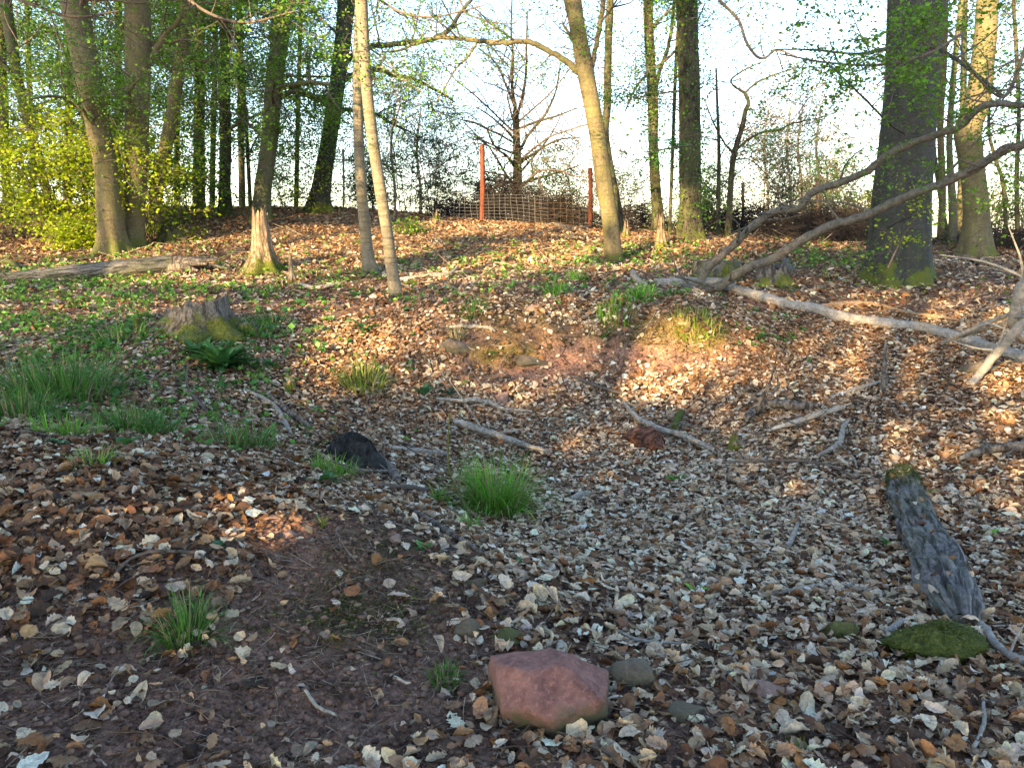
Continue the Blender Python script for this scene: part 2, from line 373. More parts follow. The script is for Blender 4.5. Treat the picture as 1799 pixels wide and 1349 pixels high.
def m_rock(name, c1, c2, moss, dirt=(.05, .04, .03)):
    m, t, b = mat(name); v, raw = objc(t)
    base = mix(t, ramp(t, noise(t, raw, 9, 9, .78), [(.38, 0), (.6, 1)]), tuple(x*.8 for x in c1), c2)
    base = mix(t, mth(t, 'MULTIPLY', ramp(t, noise(t, raw, 5, 6, .7, .6), [(.52, 0), (.6, 1)]), .6), base, tuple(x*.42 for x in c1))
    base = mix(t, mth(t, 'MULTIPLY', ramp(t, noise(t, raw, 55, 5, .75), [(.5, 0), (.66, 1)]), .5), base, tuple(min(1, x*1.6) for x in c2))
    cr = N(t, 'ShaderNodeTexVoronoi', feature='DISTANCE_TO_EDGE'); cr.inputs['Scale'].default_value = 7
    dv = N(t, 'ShaderNodeVectorMath', operation='ADD'); t.links.new(raw, dv.inputs[0])
    nz = N(t, 'ShaderNodeTexNoise'); nz.inputs['Scale'].default_value = 12; nz.inputs['Detail'].default_value = 5; t.links.new(raw, nz.inputs['Vector'])
    sc = N(t, 'ShaderNodeVectorMath', operation='SCALE'); sc.inputs['Scale'].default_value = .12; t.links.new(nz.outputs['Color'], sc.inputs[0]); t.links.new(sc.outputs[0], dv.inputs[1])
    t.links.new(dv.outputs[0], cr.inputs['Vector'])
    ck = mth(t, 'MULTIPLY', ramp(t, cr.outputs['Distance'], [(0, 1), (.015, 0)]), ramp(t, noise(t, raw, 4, 2), [(.52, 0), (.6, 1)]))
    base = mix(t, mth(t, 'MULTIPLY', ck, .55), base, tuple(x*.3 for x in c1))
    s = N(t, 'ShaderNodeSeparateXYZ'); t.links.new(raw, s.inputs[0])
    mm = ramp(t, mth(t, 'ADD', mth(t, 'MULTIPLY', s.outputs[2], -3.2), mth(t, 'MULTIPLY', noise(t, raw, 9, 6, .7), 1.1)), [(.18, 0), (.42, 1)])
    mc = mix(t, noise(t, raw, 30, 4), dirt, (.07, .075, .02))
    base = mix(t, mth(t, 'MULTIPLY', mm, moss), base, mc)
    t.links.new(base, b.inputs['Base Color']); b.inputs['Roughness'].default_value = .85
    bump(t, b, mth(t, 'ADD', noise(t, raw, 60, 8, .75), mth(t, 'MULTIPLY', ck, -.4)), .6, .008)
    return m
M_SAND = m_rock('red_sandstone', (.15, .06, .047), (.27, .125, .10), .95)
M_BROWNROCK = m_rock('brown_stone', (.10, .07, .05), (.20, .15, .11), .6)
M_PINKROCK = m_rock('pink_brown_stone', (.20, .12, .095), (.34, .21, .17), .15)
M_MOSSROCK = m_rock('mossy_stone', (.06, .065, .02), (.13, .13, .04), .8, (.05, .06, .01))
def m_wire():
    m, t, b = mat('galvanised_wire'); b.inputs['Base Color'].default_value = (.2, .2, .2, 1); b.inputs['Metallic'].default_value = .6; b.inputs['Roughness'].default_value = .5
    v, raw = objc(t); t.links.new(mix(t, noise(t, raw, 8), (.10, .09, .085), (.30, .30, .31)), b.inputs['Base Color'])
    return m
M_WIRE = m_wire()

# ------------------------------------------------------------------ ground
def softcol(px, py, X, Y):
    n1 = fbm2(X*1.7, Y*1.7, 4, 31)*.5+.5; nf = fbm2(X*9, Y*9, 4, 32)*.5+.5; ng = fbm2(X*35, Y*35, 3, 33)*.5+.5
    soil = np.array([.21, .125, .092])[None]*(.6+.9*nf[:, None])*(.75+.5*ng[:, None])
    red = np.array([.30, .155, .11])[None]*(.7+.6*ng[:, None])
    sand = blob(px, py, 520, 925, 110, 45)*.9+blob(px, py, 940, 640, 70, 35)*1.0+blob(px, py, 1130, 650, 60, 60)*.8+blob(px, py, 60, 980, 150, 60)*.5+blob(px, py, 330, 1180, 330, 150)*.35+blob(px, py, 780, 700, 120, 40)*.3+blob(px,py,1260,600,80,45)*.9+blob(px,py,900,590,160,50)*.4+blob(px,py,600,1010,60,40)*.4
    sand = np.clip(sand*(.45+1.1*nf), 0, 1)[:, None]
    c = soil*(1-sand)+red*sand
    moss = blob(px, py, 640, 1090, 170, 75)+blob(px, py, 700, 960, 100, 60)*.8+blob(px, py, 1180, 580, 90, 35)+blob(px, py, 1260, 590, 50, 35)*.8+blob(px, py, 880, 560, 130, 60)*.7+blob(px, py, 1040, 560, 90, 40)*.6+blob(px, py, 600, 1000, 60, 60)*.5+blob(px,py,880,625,70,22)
    moss = np.clip((moss*1.5*nf+.0)*1.3-.25, 0, 1)[:, None]
    c = c*(1-moss)+np.where((py < 660)[:, None], np.array([.12, .10, .018])[None], np.array([.045, .052, .012])[None])*(.6+.8*ng[:, None])*moss
    far = np.clip((Y-12)/3, 0, 1)*(n1*.5+.5); sun_straw = np.array([.17, .12, .055])[None]*(.7+.6*nf[:, None])  # dry straw tone with the mound's golden sunlight mixed into the colour
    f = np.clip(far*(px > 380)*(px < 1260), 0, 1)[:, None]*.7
    c = c*(1-f)+sun_straw*f
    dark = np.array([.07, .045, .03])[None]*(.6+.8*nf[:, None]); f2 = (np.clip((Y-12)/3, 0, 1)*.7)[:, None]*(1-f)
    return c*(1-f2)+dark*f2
th = np.concatenate([np.linspace(-PI, -math.radians(48), 40, endpoint=False), np.linspace(-math.radians(48), math.radians(48), 560, endpoint=False), np.linspace(math.radians(48), PI, 40, endpoint=False)])
rr = np.concatenate([[0.0], np.geomspace(.3, 1.4, 12, endpoint=False), np.geomspace(1.4, 12, 720, endpoint=False), np.geomspace(12, 30, 110, endpoint=False), np.geomspace(30, 600, 40)])
RR, TH = np.meshgrid(rr, th, indexing='ij'); GX = (RR*np.sin(TH)).ravel(); GY = (RR*np.cos(TH)).ravel()
GZ = height(GX, GY)
gpx, gpy = project(GX, GY, GZ); gpx = np.where(GY < .5, -9999, gpx)
mb = MB(); nr, nth = len(rr), len(th)
i = np.arange(nr-1)[:, None]*nth; j = np.arange(nth)[None]; jn = (j+1) % nth
mb.add(np.stack([GX, GY, GZ], -1), np.stack([i+j, i+nth+j, i+nth+jn, i+jn], -1).reshape(-1, 4), softcol(gpx, gpy, GX, GY))
def m_ground():
    m, t, b = mat('forest_soil'); v, raw = objc(t)
    c = attr(t, 'Col').outputs['Color']
    c = mix(t, 1.0, c, ramp(t, noise(t, raw, 45, 7, .8), [(.36, .3), (.5, 1.0), (.66, 2.1)]), 'MULTIPLY')
    c = mix(t, ramp(t, noise(t, raw, 160, 3, .6), [(.66, 0), (.72, .6)]), c, (.30, .24, .18))
    t.links.new(c, b.inputs['Base Color']); b.inputs['Roughness'].default_value = .95; b.inputs['Specular IOR Level'].default_value = .15
    bump(t, b, noise(t, raw, 70, 9, .75), 1.0, .02); return m
g = mb.build('ground', m_ground()); tag(g, 'brown and reddish forest soil with a leaf filled hollow and raised banks', 'ground', kind='structure')

# ------------------------------------------------------------------ leaf litter
PAL = np.array([[.60, .50, .40], [.40, .30, .22], [.29, .18, .11], [.20, .10, .055], [.09, .048, .03], [.29, .145, .06], [.64, .58, .53], [.04, .026, .02]])*np.array([1.08, 1.0, .86])
def litter_w(px, py):
    """palette weights by place"""
    w = np.tile(np.array([.24, .24, .16, .12, .08, .05, .07, .04]), (len(px), 1))
    pit = np.clip(blob(px, py, 1200, 960, 480, 300)*1.3, 0, 1)[:, None]
    w = w*(1-pit)+np.array([.38, .20, .10, .07, .06, .02, .16, .05])*pit
    left = np.clip(blob(px, py, 120, 960, 420, 210)*1.3, 0, 1)[:, None]
    w = w*(1-left)+np.array([.09, .15, .20, .24, .17, .06, .04, .06])*left
    red = np.clip(blob(px, py, 650, 640, 180, 120)+blob(px, py, 1240, 640, 130, 90)*.7+blob(px, py, 1000, 790, 120, 50)*.5+blob(px,py,1500,580,200,90)*.8, 0, 1)[:, None]  # more orange leaves in the sun patches: warm light put into the palette
    w = w*(1-red)+np.array([.12, .22, .24, .18, .05, .15, .01, .03])*red
    far = np.clip((470-py)/30, 0, 1)[:, None]
    w = w*(1-far)+np.array([.06, .18, .28, .22, .10, .14, .0, .02])*far
    md = (blob(px, py, 800, 425, 420, 42, 2)*.8)[:, None]; w = w*(1-md)+np.array([.16, .30, .10, .06, .02, .36, 0, 0])*md  # tawny leaves on the mound: sunshine put into the palette
    rt = np.clip(blob(px, py, 1700, 700, 170, 150), 0, 1)[:, None]
    w = w*(1-rt)+np.array([.16, .20, .18, .16, .14, .06, .05, .05])*rt
    return w/w.sum(1, keepdims=True)
def litter_d(px, py, X, Y):
    d = np.ones(len(px))
    d -= .80*np.clip(blob(px, py, 250, 1230, 640, 180)*1.4, 0, 1)
    d -= .85*blob(px, py, 640, 1070, 250, 140)
    d -= .6*blob(px, py, 660, 950, 110, 60)+.6*blob(px, py, 530, 930, 100, 50)+.4*blob(px, py, 580, 1010, 90, 50)
    d -= 1.0*blob(px, py, 915, 620, 130, 45, 2)+1.0*blob(px, py, 1190, 595, 130, 60, 2)+.62*blob(px, py, 900, 570, 210, 60)+.5*blob(px, py, 1000, 660, 160, 50)+.4*blob(px, py, 560, 650, 90, 40)
    d -= .45*blob(px, py, 200, 650, 300, 120)
    d -= .25*blob(px, py, 1000, 1290, 500, 70)
    d -= .35*np.clip((455-py)/30, 0, 1)*(px > 450)*(px < 1200)
    return np.clip(d, .05, 1)*np.clip(.65+.8*(fbm2(X*2.2, Y*2.2, 3, 77)*.5+.5), .3, 1.2)
def pick(w, rs):
    c = np.cumsum(w, 1); return (rs.uniform(0, 1, (len(w), 1)) > c).sum(1).clip(0, len(PAL)-1)
mb = MB()
def litter(n, y0, y1, xm, K, size, wave, across, tilt, lay, seed):
    rs = np.random.RandomState(seed)
    Y = np.sqrt(rs.uniform(y0**2, y1**2, n)); X = rs.uniform(-1, 1, n)*(Y*xm+1.9)
    z = height(X, Y); px, py = project(X, Y, z)
    k = rs.uniform(0, 1, n) < litter_d(px, py, X, Y)
    X, Y, z, px, py = X[k], Y[k], z[k], px[k], py[k]; n = len(X)
    nn = gnormal(X, Y); A, B, NN = rotframes(n, nn, np.abs(rs.normal(0, tilt, n))+.06, rs)
    L = size*np.exp(np.clip(rs.normal(-.05, .40, n), -1.0, .55)); W = L*rs.uniform(.5, .78, n)
    ix = pick(litter_w(px, py), rs); col = PAL[ix]*(np.exp(rs.normal(0, .22, (n, 1))))*(1+rs.normal(0, .025, (n, 3)))
    kind = (rs.uniform(0, 1, n) < .4).astype(int)
    pos = np.stack([X, Y, z], -1)+nn*(rs.uniform(0, 1, n)**1.3*lay+.004)[:, None]
    leaves(mb, pos, A, B, NN, L, W, K, rs.normal(0, .65, n), rs.normal(.1, .5, n), np.clip(col, .01, .75), kind if K > 6 else None, rs, wave, across)
litter(14000, 1.35, 3.1, .74, 12, .055, .08, 5, .40, .035, 1)
litter(46000, 3.1, 5.0, .72, 9, .048, .06, 3, .34, .04, 2)
litter(145000, 5.0, 9.6, .72, 5, .050, .05, 3, .34, .04, 3)
litter(118000, 9.6, 24, .72, 3, .080, .03, 3, .5, .05, 4)
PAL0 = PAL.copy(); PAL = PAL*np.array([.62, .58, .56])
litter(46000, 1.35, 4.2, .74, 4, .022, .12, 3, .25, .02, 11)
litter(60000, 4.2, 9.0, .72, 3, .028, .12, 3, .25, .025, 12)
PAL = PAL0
print('litter verts', mb.n)
o = mb.build('leaf_litter', M_LITTER); tag(o, 'dry pale and brown beech and oak leaves covering the forest floor', 'dead leaves', kind='stuff')

mb = MB(); rs = np.random.RandomState(44)
def clods(n, y0, y1, blobs, r0, r1, cols):
    Y = np.sqrt(rs.uniform(y0**2, y1**2, n)); X = rs.uniform(-1, 1, n)*(Y*.72+.3); z = height(X, Y); px, py = project(X, Y, z)
    k = rs.uniform(0, 1, n) < sum(blob(px, py, *b_) for b_ in blobs); X, Y, z = X[k], Y[k], z[k]; n = len(X)
    g_ = (1+5**.5)/2; iv = np.array([(-1, g_, 0), (1, g_, 0), (-1, -g_, 0), (1, -g_, 0), (0, -1, g_), (0, 1, g_), (0, -1, -g_), (0, 1, -g_), (g_, 0, -1), (g_, 0, 1), (-g_, 0, -1), (-g_, 0, 1)])/1.9
    fc = np.array([(0, 11, 5), (0, 5, 1), (0, 1, 7), (0, 7, 10), (0, 10, 11), (1, 5, 9), (5, 11, 4), (11, 10, 2), (10, 7, 6), (7, 1, 8), (3, 9, 4), (3, 4, 2), (3, 2, 6), (3, 6, 8), (3, 8, 9), (4, 9, 5), (2, 4, 11), (6, 2, 10), (8, 6, 7), (9, 8, 1)])
    r = r0*(r1/r0)**(rs.uniform(0, 1, n)**2.2); V = iv[None]*(1+rs.uniform(-.3, .3, (n, 12, 1)))*r[:, None, None]*np.array([1, 1, .75])+np.stack([X, Y, z+r*.3], -1)[:, None]
    c = np.array(cols)[rs.randint(0, len(cols), n)]*rs.uniform(.6, 1.3, (n, 1)); mb.add(V.reshape(-1, 3), (np.arange(n)[:, None, None]*12+fc[None]).reshape(-1, 3), np.repeat(c, 12, 0))
clods(48000, 1.4, 4.0, [(380, 1180, 620, 230), (640, 1000, 260, 160), (900, 1320, 600, 60)], .0018, .017, [(.22, .13, .09), (.16, .095, .068), (.14, .085, .06), (.07, .045, .036), (.20, .13, .10)])
clods(22000, 6.5, 10, [(920, 620, 170, 60), (1180, 610, 130, 60), (560, 650, 80, 50)], .006, .045, [(.14, .085, .05), (.18, .11, .06), (.08, .055, .03)])
o = mb.build('soil_crumbs', m_leaf('soil_crumb', .95, 0, vein=False, spec=.1)); tag(o, 'loose crumbs of brown soil and grit on the bare patches', 'soil crumbs', kind='stuff')
# fine debris: needles, dry grass stems and small twigs
mb = MB(); rs = np.random.RandomState(12)
def sticks(n, y0, y1, l0, l1, r, cols, blobs=None, tilt=.18):
    Y = np.sqrt(rs.uniform(y0**2, y1**2, n)); X = rs.uniform(-1, 1, n)*(Y*.72+.4); z = height(X, Y); px, py = project(X, Y, z)
    if blobs is not None:
        w_ = sum(blob(px, py, *b_) for b_ in blobs); k = rs.uniform(0, 1, n) < w_; X, Y, z = X[k], Y[k], z[k]; n = len(X)
    nn = gnormal(X, Y); A, B, NN = rotframes(n, nn, np.full(n, tilt), rs)
    L = rs.uniform(l0, l1, n)[:, None]; bend = rs.normal(0, .12, (n, 1)); p = np.stack([X, Y, z], -1)+nn*rs.uniform(.004, .03, (n, 1)); rr_ = r*rs.uniform(.6, 1.4, (n, 1))
    t5 = [-.5, -.17, .17, .5]; V = []
    for q in t5:
        c = p+A*L*q+B*L*bend*(q*q*4-.5)
        for a in (0, 2.1, 4.2): V.append(c+(B*math.cos(a)+NN*math.sin(a))*rr_*(1-.3*(q+.5)))
    V = np.stack(V, 1); f = []
    for i_ in range(3):
        for k_ in range(3): f.append([i_*3+k_, i_*3+(k_+1) % 3, i_*3+3+(k_+1) % 3, i_*3+3+k_])
    F = (np.arange(n)[:, None, None]*12+np.array(f)[None]).reshape(-1, 4)
    col = np.array(cols)[rs.randint(0, len(cols), n)]*rs.uniform(.6, 1.3, (n, 1))
    mb.add(V.reshape(-1, 3), F, np.repeat(col, 12, 0))
DC = [(.32, .25, .16), (.22, .16, .10), (.12, .08, .055), (.38, .33, .26)]
sticks(9000, 1.4, 4.2, .03, .10, .0009, DC, [(400, 1180, 600, 230), (680, 1030, 260, 180), (1000, 1300, 500, 60)])
sticks(2600, 1.6, 6, .08, .28, .0022, [(.13, .09, .07), (.20, .16, .13), (.08, .055, .04)])
sticks(2600, 4.6, 8, .15, .7, .0035, [(.10, .075, .06), (.30, .25, .2), (.06, .045, .035)], [(1400, 835, 190, 35), (1380, 760, 160, 50), (780, 850, 150, 50)], .3)
sticks(1500, 7.5, 10, .1, .4, .003, [(.25, .18, .11), (.30, .25, .2), (.08, .06, .04)], [(920, 600, 220, 60), (1200, 600, 120, 50)], .7)
sticks(4500, 6, 13, .12, .5, .0045, [(.16, .12, .09), (.30, .25, .20), (.08, .055, .04)])
sticks(2500, 11, 20, .3, 1.1, .008, [(.16, .12, .09), (.34, .28, .20), (.10, .07, .05)])
sticks(3500, 10, 20, .3, 1.2, .008, [(.10, .075, .06), (.24, .20, .16), (.06, .045, .035)], [(1430, 425, 190, 30)], .3)
o = mb.build('fallen_twigs', m_leaf('twig_litter', .85, 0, vein=False, spec=.2)); tag(o, 'fine fallen twigs and dry grass stems scattered over the leaves', 'twig litter', kind='stuff')

# ------------------------------------------------------------------ plants near the ground
def blades(mb, c, n, hgt, spread, col, wid=.004, lean=.5, seed=0, flop=1.0):
    rs = np.random.RandomState(seed); K = 6
    a = rs.uniform(0, 2*PI, n); r = spread*np.sqrt(rs.uniform(0, 1, n))
    bx = c[0]+r*np.cos(a); by = c[1]+r*np.sin(a); bz = height(bx, by)-.01
    out = a+rs.normal(0, .7, n); L = hgt*rs.uniform(.45, 1.15, n); ln = lean*rs.uniform(.1, 1.3, n)*(.4+r/spread)
    d = np.stack([np.cos(out), np.sin(out), np.zeros(n)], -1); s = np.stack([-np.sin(out), np.cos(out), np.zeros(n)], -1)
    yaw = rs.uniform(-1, 1, n); s = s*np.cos(yaw)[:, None]+d*np.sin(yaw)[:, None]
    wv_ = wid*rs.uniform(.45, 1.5, n); V = np.zeros((n, K, 2, 3)); p = np.stack([bx, by, bz], -1); th_ = ln*.5
    for i in range(K):
        w_ = wv_[:, None]*(1-(i/(K-1))**2*.92)
        V[:, i, 0] = p-s*w_; V[:, i, 1] = p+s*w_
        p = p+(d*np.sin(th_)[:, None]+np.array([0, 0, 1.])*np.cos(th_)[:, None])*(L/(K-1))[:, None]
        th_ = th_+ln*flop*(.25+.12*i)
    f = [[i*2, i*2+1, i*2+3, i*2+2] for i in range(K-1)]
    F = (np.arange(n)[:, None, None]*K*2+np.array(f)[None]).reshape(-1, 4)
    cc = np.array(col)[None]*np.exp(rs.normal(0, .25, (n, 1)))*(1+rs.normal(0, .08, (n, 3)))
    dead = rs.uniform(0, 1, n) < .15; cc[dead] = (.34, .27, .14)
    mb.add(V.reshape(-1, 3), F, np.repeat(np.clip(cc, .005, .8), K*2, 0))
GL, GD, GY_ = (.14, .33, .035), (.075, .19, .03), (.18, .24, .04)
TUFTS = [  # px, py(base), height px, half width px, n, colour, label
 (872, 905, 100, 48, 520, GL, 'big bright green grass tuft in the middle of the leafy hollow'),
 (775, 890, 40, 14, 90, GL, 'small bright grass tuft just left of the big central one'),
 (825, 935, 38, 18, 90, GL, 'low grass tuft at the foot of the big central one beside a leaning stem'),
 (588, 840, 42, 34, 200, GL, 'grass tuft growing in front of the black stump'),
 (330, 1130, 80, 40, 190, GD, 'lone grass tuft on the bare soil of the near left slope'),
 (780, 1200, 35, 26, 120, GD, 'small dark grass tuft left of the red sandstone boulder'),
 (568, 925, 26, 6, 22, GY_, 'tiny upright grass shoot on the sandy ridge'),
 (110, 700, 70, 75, 420, GD, 'wide dark green grass clump at the left edge of the hollow'),
 (35, 740, 50, 60, 260, GD, 'dark grass clump at the left edge of the photo'),
 (120, 770, 40, 45, 170, GL, 'lower bright grass tuft in front of the wide left clump'),
 (240, 765, 55, 55, 260, GD, 'dense dark grass clump left of the long bent twig'),
 (165, 825, 40, 28, 90, GL, 'small yellowish grass tuft on the near left bank'),
 (425, 790, 55, 50, 150, GD, 'thin loose grass tuft behind the long bent twig'),
 (640, 680, 42, 40, 170, GY_, 'yellow green drooping grass tuft on the left bank of the hollow'),
 (1128, 527, 26, 26, 150, GL, 'bright grass tuft at the left end of the long fallen branch'),
 (1080, 546, 24, 34, 140, GL, 'grass tuft on the rim just left of the mossy bank'),
 (975, 520, 26, 22, 90, GL, 'grass tuft on the middle of the far rim'),
 (832, 548, 26, 20, 80, GD, 'dark grass tuft on the left of the far rim'),
 (1225, 568, 20, 46, 170, GY_, 'bleached grass tuft hanging over the mossy bank'),
 (1010, 495, 20, 18, 60, GL, 'small grass tuft behind the middle of the far rim'),
 (1400, 1335, 30, 24, 60, GY_, 'sparse dry grass tuft at the bottom edge right of the boulder'),
 (1180, 522, 20, 12, 40, GD, 'narrow dark grass tuft under the fallen branch'),
 (475, 575, 24, 40, 90, GD, 'dark grass patch right of the large mossy stump'),
 (210, 600, 26, 45, 140, GD, 'low grass patch left of the large mossy stump'),
 (440, 590, 30, 25, 70, GD, 'grass tuft against the right side of the large mossy stump'),
 (800, 600, 26, 12, 50, (.28, .25, .15), 'withered pale grass hanging on the far bank')]
for k, (px, py, hp, wp, n, c, lab) in enumerate(TUFTS):
    b = at(px, py); s = math.hypot(b[0], b[1])*1.03/FPX
    mb = MB(); blades(mb, b, int(n*1.4), hp*s*1.15, wp*s*.95, c, wid=max(.0022, s*1.0), lean=.75, seed=100+k)
    o = mb.build('grass_tuft', M_HERB, loc=b); tag(o, lab, 'grass', 'grass tufts on the forest floor')
def rosette(b, n, L, W, col, seed, rise=.6):
    rs = np.random.RandomState(seed); mb = MB()
    yaw = np.arange(n)*2.4+rs.uniform(-.3, .3, n); el = rs.uniform(.1, rise*1.6, n)
    A = np.stack([np.cos(yaw)*np.cos(el), np.sin(yaw)*np.cos(el), np.sin(el)], -1); B = np.stack([-np.sin(yaw), np.cos(yaw), np.zeros(n)], -1); NN = np.cross(A, B)
    l = L*rs.uniform(.55, 1.15, n)
    leaves(mb, b[None]+A*l[:, None]*.5+np.array([0, 0, .015]), A, B, NN, l, l*W, 9, -rs.uniform(.3, .8, n), rs.uniform(.15, .45, n), np.array(col)[None]*rs.uniform(.6, 1.4, (n, 1))*np.ones((1, 3)), None, rs, .03, 5)
    return mb
ROS = [(640, 583, 15, .22, .33, (.06, .17, .05), 'foxglove rosette with broad green leaves on the left rim'),
 (745, 697, 14, .19, .30, (.045, .14, .055), 'foxglove rosette with upright leaves at the foot of the left bank'),
 (785, 700, 12, .14, .33, (.04, .12, .05), 'small dark foxglove rosette beside the upright one'),
 (738, 722, 7, .10, .33, (.04, .12, .05), 'tiny dark rosette below the two foxgloves'),
 (390, 650, 80, .36, .26, (.055, .15, .035), 'large dark green leafy clump in front of the mossy stump'),
 (355, 632, 40, .30, .26, (.055, .15, .035), 'smaller dark leafy clump left of the large one by the stump'),
 (545, 580, 10, .14, .35, (.05, .15, .06), 'small green rosette right of the stump on the rim'),
 (485, 570, 16, .14, .35, (.05, .16, .05), 'low leafy plant between stump and foxglove'),
 (1335, 595, 14, .13, .5, (.08, .20, .05), 'small leafy plant right of the mossy bank'),
 (1060, 600, 9, .13, .4, (.10, .20, .05), 'yellow green seedling on the far bank'),
 (720, 650, 9, .10, .4, (.09, .20, .05), 'small light green plant above the upright foxglove'),
 (1190, 848, 5, .10, .6, (.13, .30, .05), 'bright seedling lying in the middle of the hollow'),
 (1072, 703, 6, .09, .5, (.13, .28, .05), 'bright seedling at the foot of the mossy bank'),
 (1560, 965, 5, .07, .6, (.13, .30, .04), 'bright seedling just left of the flaking log'),
 (1635, 876, 5, .07, .6, (.13, .30, .04), 'bright seedling beside the mossy end of the flaking log'),
 (1742, 948, 4, .06, .6, (.13, .30, .04), 'bright seedling right of the flaking log'),
 (905, 1000, 5, .05, .6, (.06, .19, .06), 'small dark seedling right of the leaning stem'),
 (1225, 1050, 5, .07, .5, (.16, .34, .04), 'two leaved yellow green seedling in the pale leaves'),
 (395, 965, 5, .06, .7, (.04, .18, .08), 'round leaved seedling on the near left ridge'),
 (745, 972, 6, .05, .7, (.10, .22, .05), 'tiny seedling on the mossy ridge'),
 (570, 855, 9, .12, .5, (.08, .20, .05), 'small leafy plant in front of the black stump'),
 (215, 790, 9, .13, .55, (.09, .22, .05), 'broad leaved seedling in front of the dense grass clump'),
 (270, 745, 9, .12, .55, (.12, .28, .05), 'bright broad leaved plant inside the dense grass clump'),
 (95, 790, 8, .10, .7, (.06, .17, .05), 'round leaved plant low on the near left bank')]
for k, (px, py, n, L, W, c, lab) in enumerate(ROS):
    b = at(px, py); mb = rosette(b, n, L, W, c, 300+k)
    o = mb.build('leafy_plant', M_HERB, loc=b); tag(o, lab, 'plant', 'leafy plants on the forest floor')
# carpet of small herbs
mb = MB(); rs = np.random.RandomState(5)
def herbs(n, y0, y1, blobs, L, col):
    Y = np.sqrt(rs.uniform(y0**2, y1**2, n)); X = rs.uniform(-1, 1, n)*(Y*.72+.4); z = height(X, Y); px, py = project(X, Y, z)
    w_ = sum(blob(px, py, *b_[:4])*b_[4] for b_ in blobs)*(fbm2(X*1.6, Y*1.6, 3, 55)*.9+.6); k = rs.uniform(0, 1, n) < w_
    X, Y, z = X[k], Y[k], z[k]; n = len(X); m = 5
    c = np.repeat(np.stack([X, Y, z], -1), m, 0); hh = np.repeat(rs.uniform(.02, L*2.2, n), m)
    a = rs.uniform(0, 2*PI, n*m); pos = c+np.stack([np.cos(a)*L*.7, np.sin(a)*L*.7, hh*rs.uniform(.5, 1.1, n*m)], -1)
    cc = np.array(col)[None]*np.exp(rs.normal(0, .3, (n*m, 1)))*(1+rs.normal(0, .1, (n*m, 3)))
    quadleaves(mb, pos, L*rs.uniform(.6, 1.3, n*m), np.clip(cc, .01, .8), .9, rs, aspect=.75)
herbs(22000, 4.5, 9.5, [(150, 600, 280, 110, .5), (430, 720, 200, 60, .16), (1340, 600, 60, 30, .2)], .045, (.10, .24, .035))
herbs(30000, 8, 15, [(150, 510, 330, 45, .55), (880, 475, 200, 28, .22), (1130, 455, 130, 22, .25), (1000, 520, 220, 20, .16), (1450, 460, 110, 16, .4), (560, 490, 80, 14, .3)], .055, (.13, .27, .04))
herbs(5000, 5, 11, [(470, 600, 90, 40, .35), (600, 545, 120, 25, .25), (400, 660, 90, 40, .3), (160, 640, 150, 90, .2)], .085, (.07, .19, .04))
herbs(9000, 13, 20, [(900, 430, 300, 15, .1), (330, 440, 250, 14, .2), (1500, 440, 130, 14, .2)], .07, (.16, .26, .05))
o = mb.build('undergrowth', M_HERB); tag(o, 'low green herbs and brambles spread between the dead leaves', 'undergrowth', kind='stuff')
# moss cushions
mb = MB(); rs = np.random.RandomState(6)
n = 110000; Y = np.sqrt(rs.uniform(1.5**2, 10**2, n)); X = rs.uniform(-1, 1, n)*(Y*.7); z = height(X, Y); px, py = project(X, Y, z)
wm = blob(px, py, 640, 1090, 150, 60)*1.6+blob(px, py, 700, 970, 80, 45)*.6+blob(px, py, 1190, 580, 80, 28)+blob(px, py, 1270, 600, 30, 25)*.5+blob(px, py, 880, 630, 60, 20)*.7+blob(px, py, 850, 560, 90, 30)*.3+blob(px,py,1120,570,30,25)
k = rs.uniform(0, 1, n) < wm*(fbm2(X*4, Y*4, 3, 8)*1.2+.5); X, Y, z = X[k], Y[k], z[k]; n = len(X)
X = np.repeat(X, 4)+rs.normal(0, .012, n*4); Y = np.repeat(Y, 4)+rs.normal(0, .012, n*4); z = height(X, Y)+rs.uniform(.001, .012, n*4)
quadleaves(mb, np.stack([X, Y, z], -1), rs.uniform(.006, .014, n*4)*(1+Y*.12), np.array([.10, .11, .02])[None]*np.exp(rs.normal(0, .35, (n*4, 1))), .9, rs)
o = mb.build('moss_carpet', M_HERB); tag(o, 'thin green moss cushions on the ridge and the far bank', 'moss', kind='stuff')

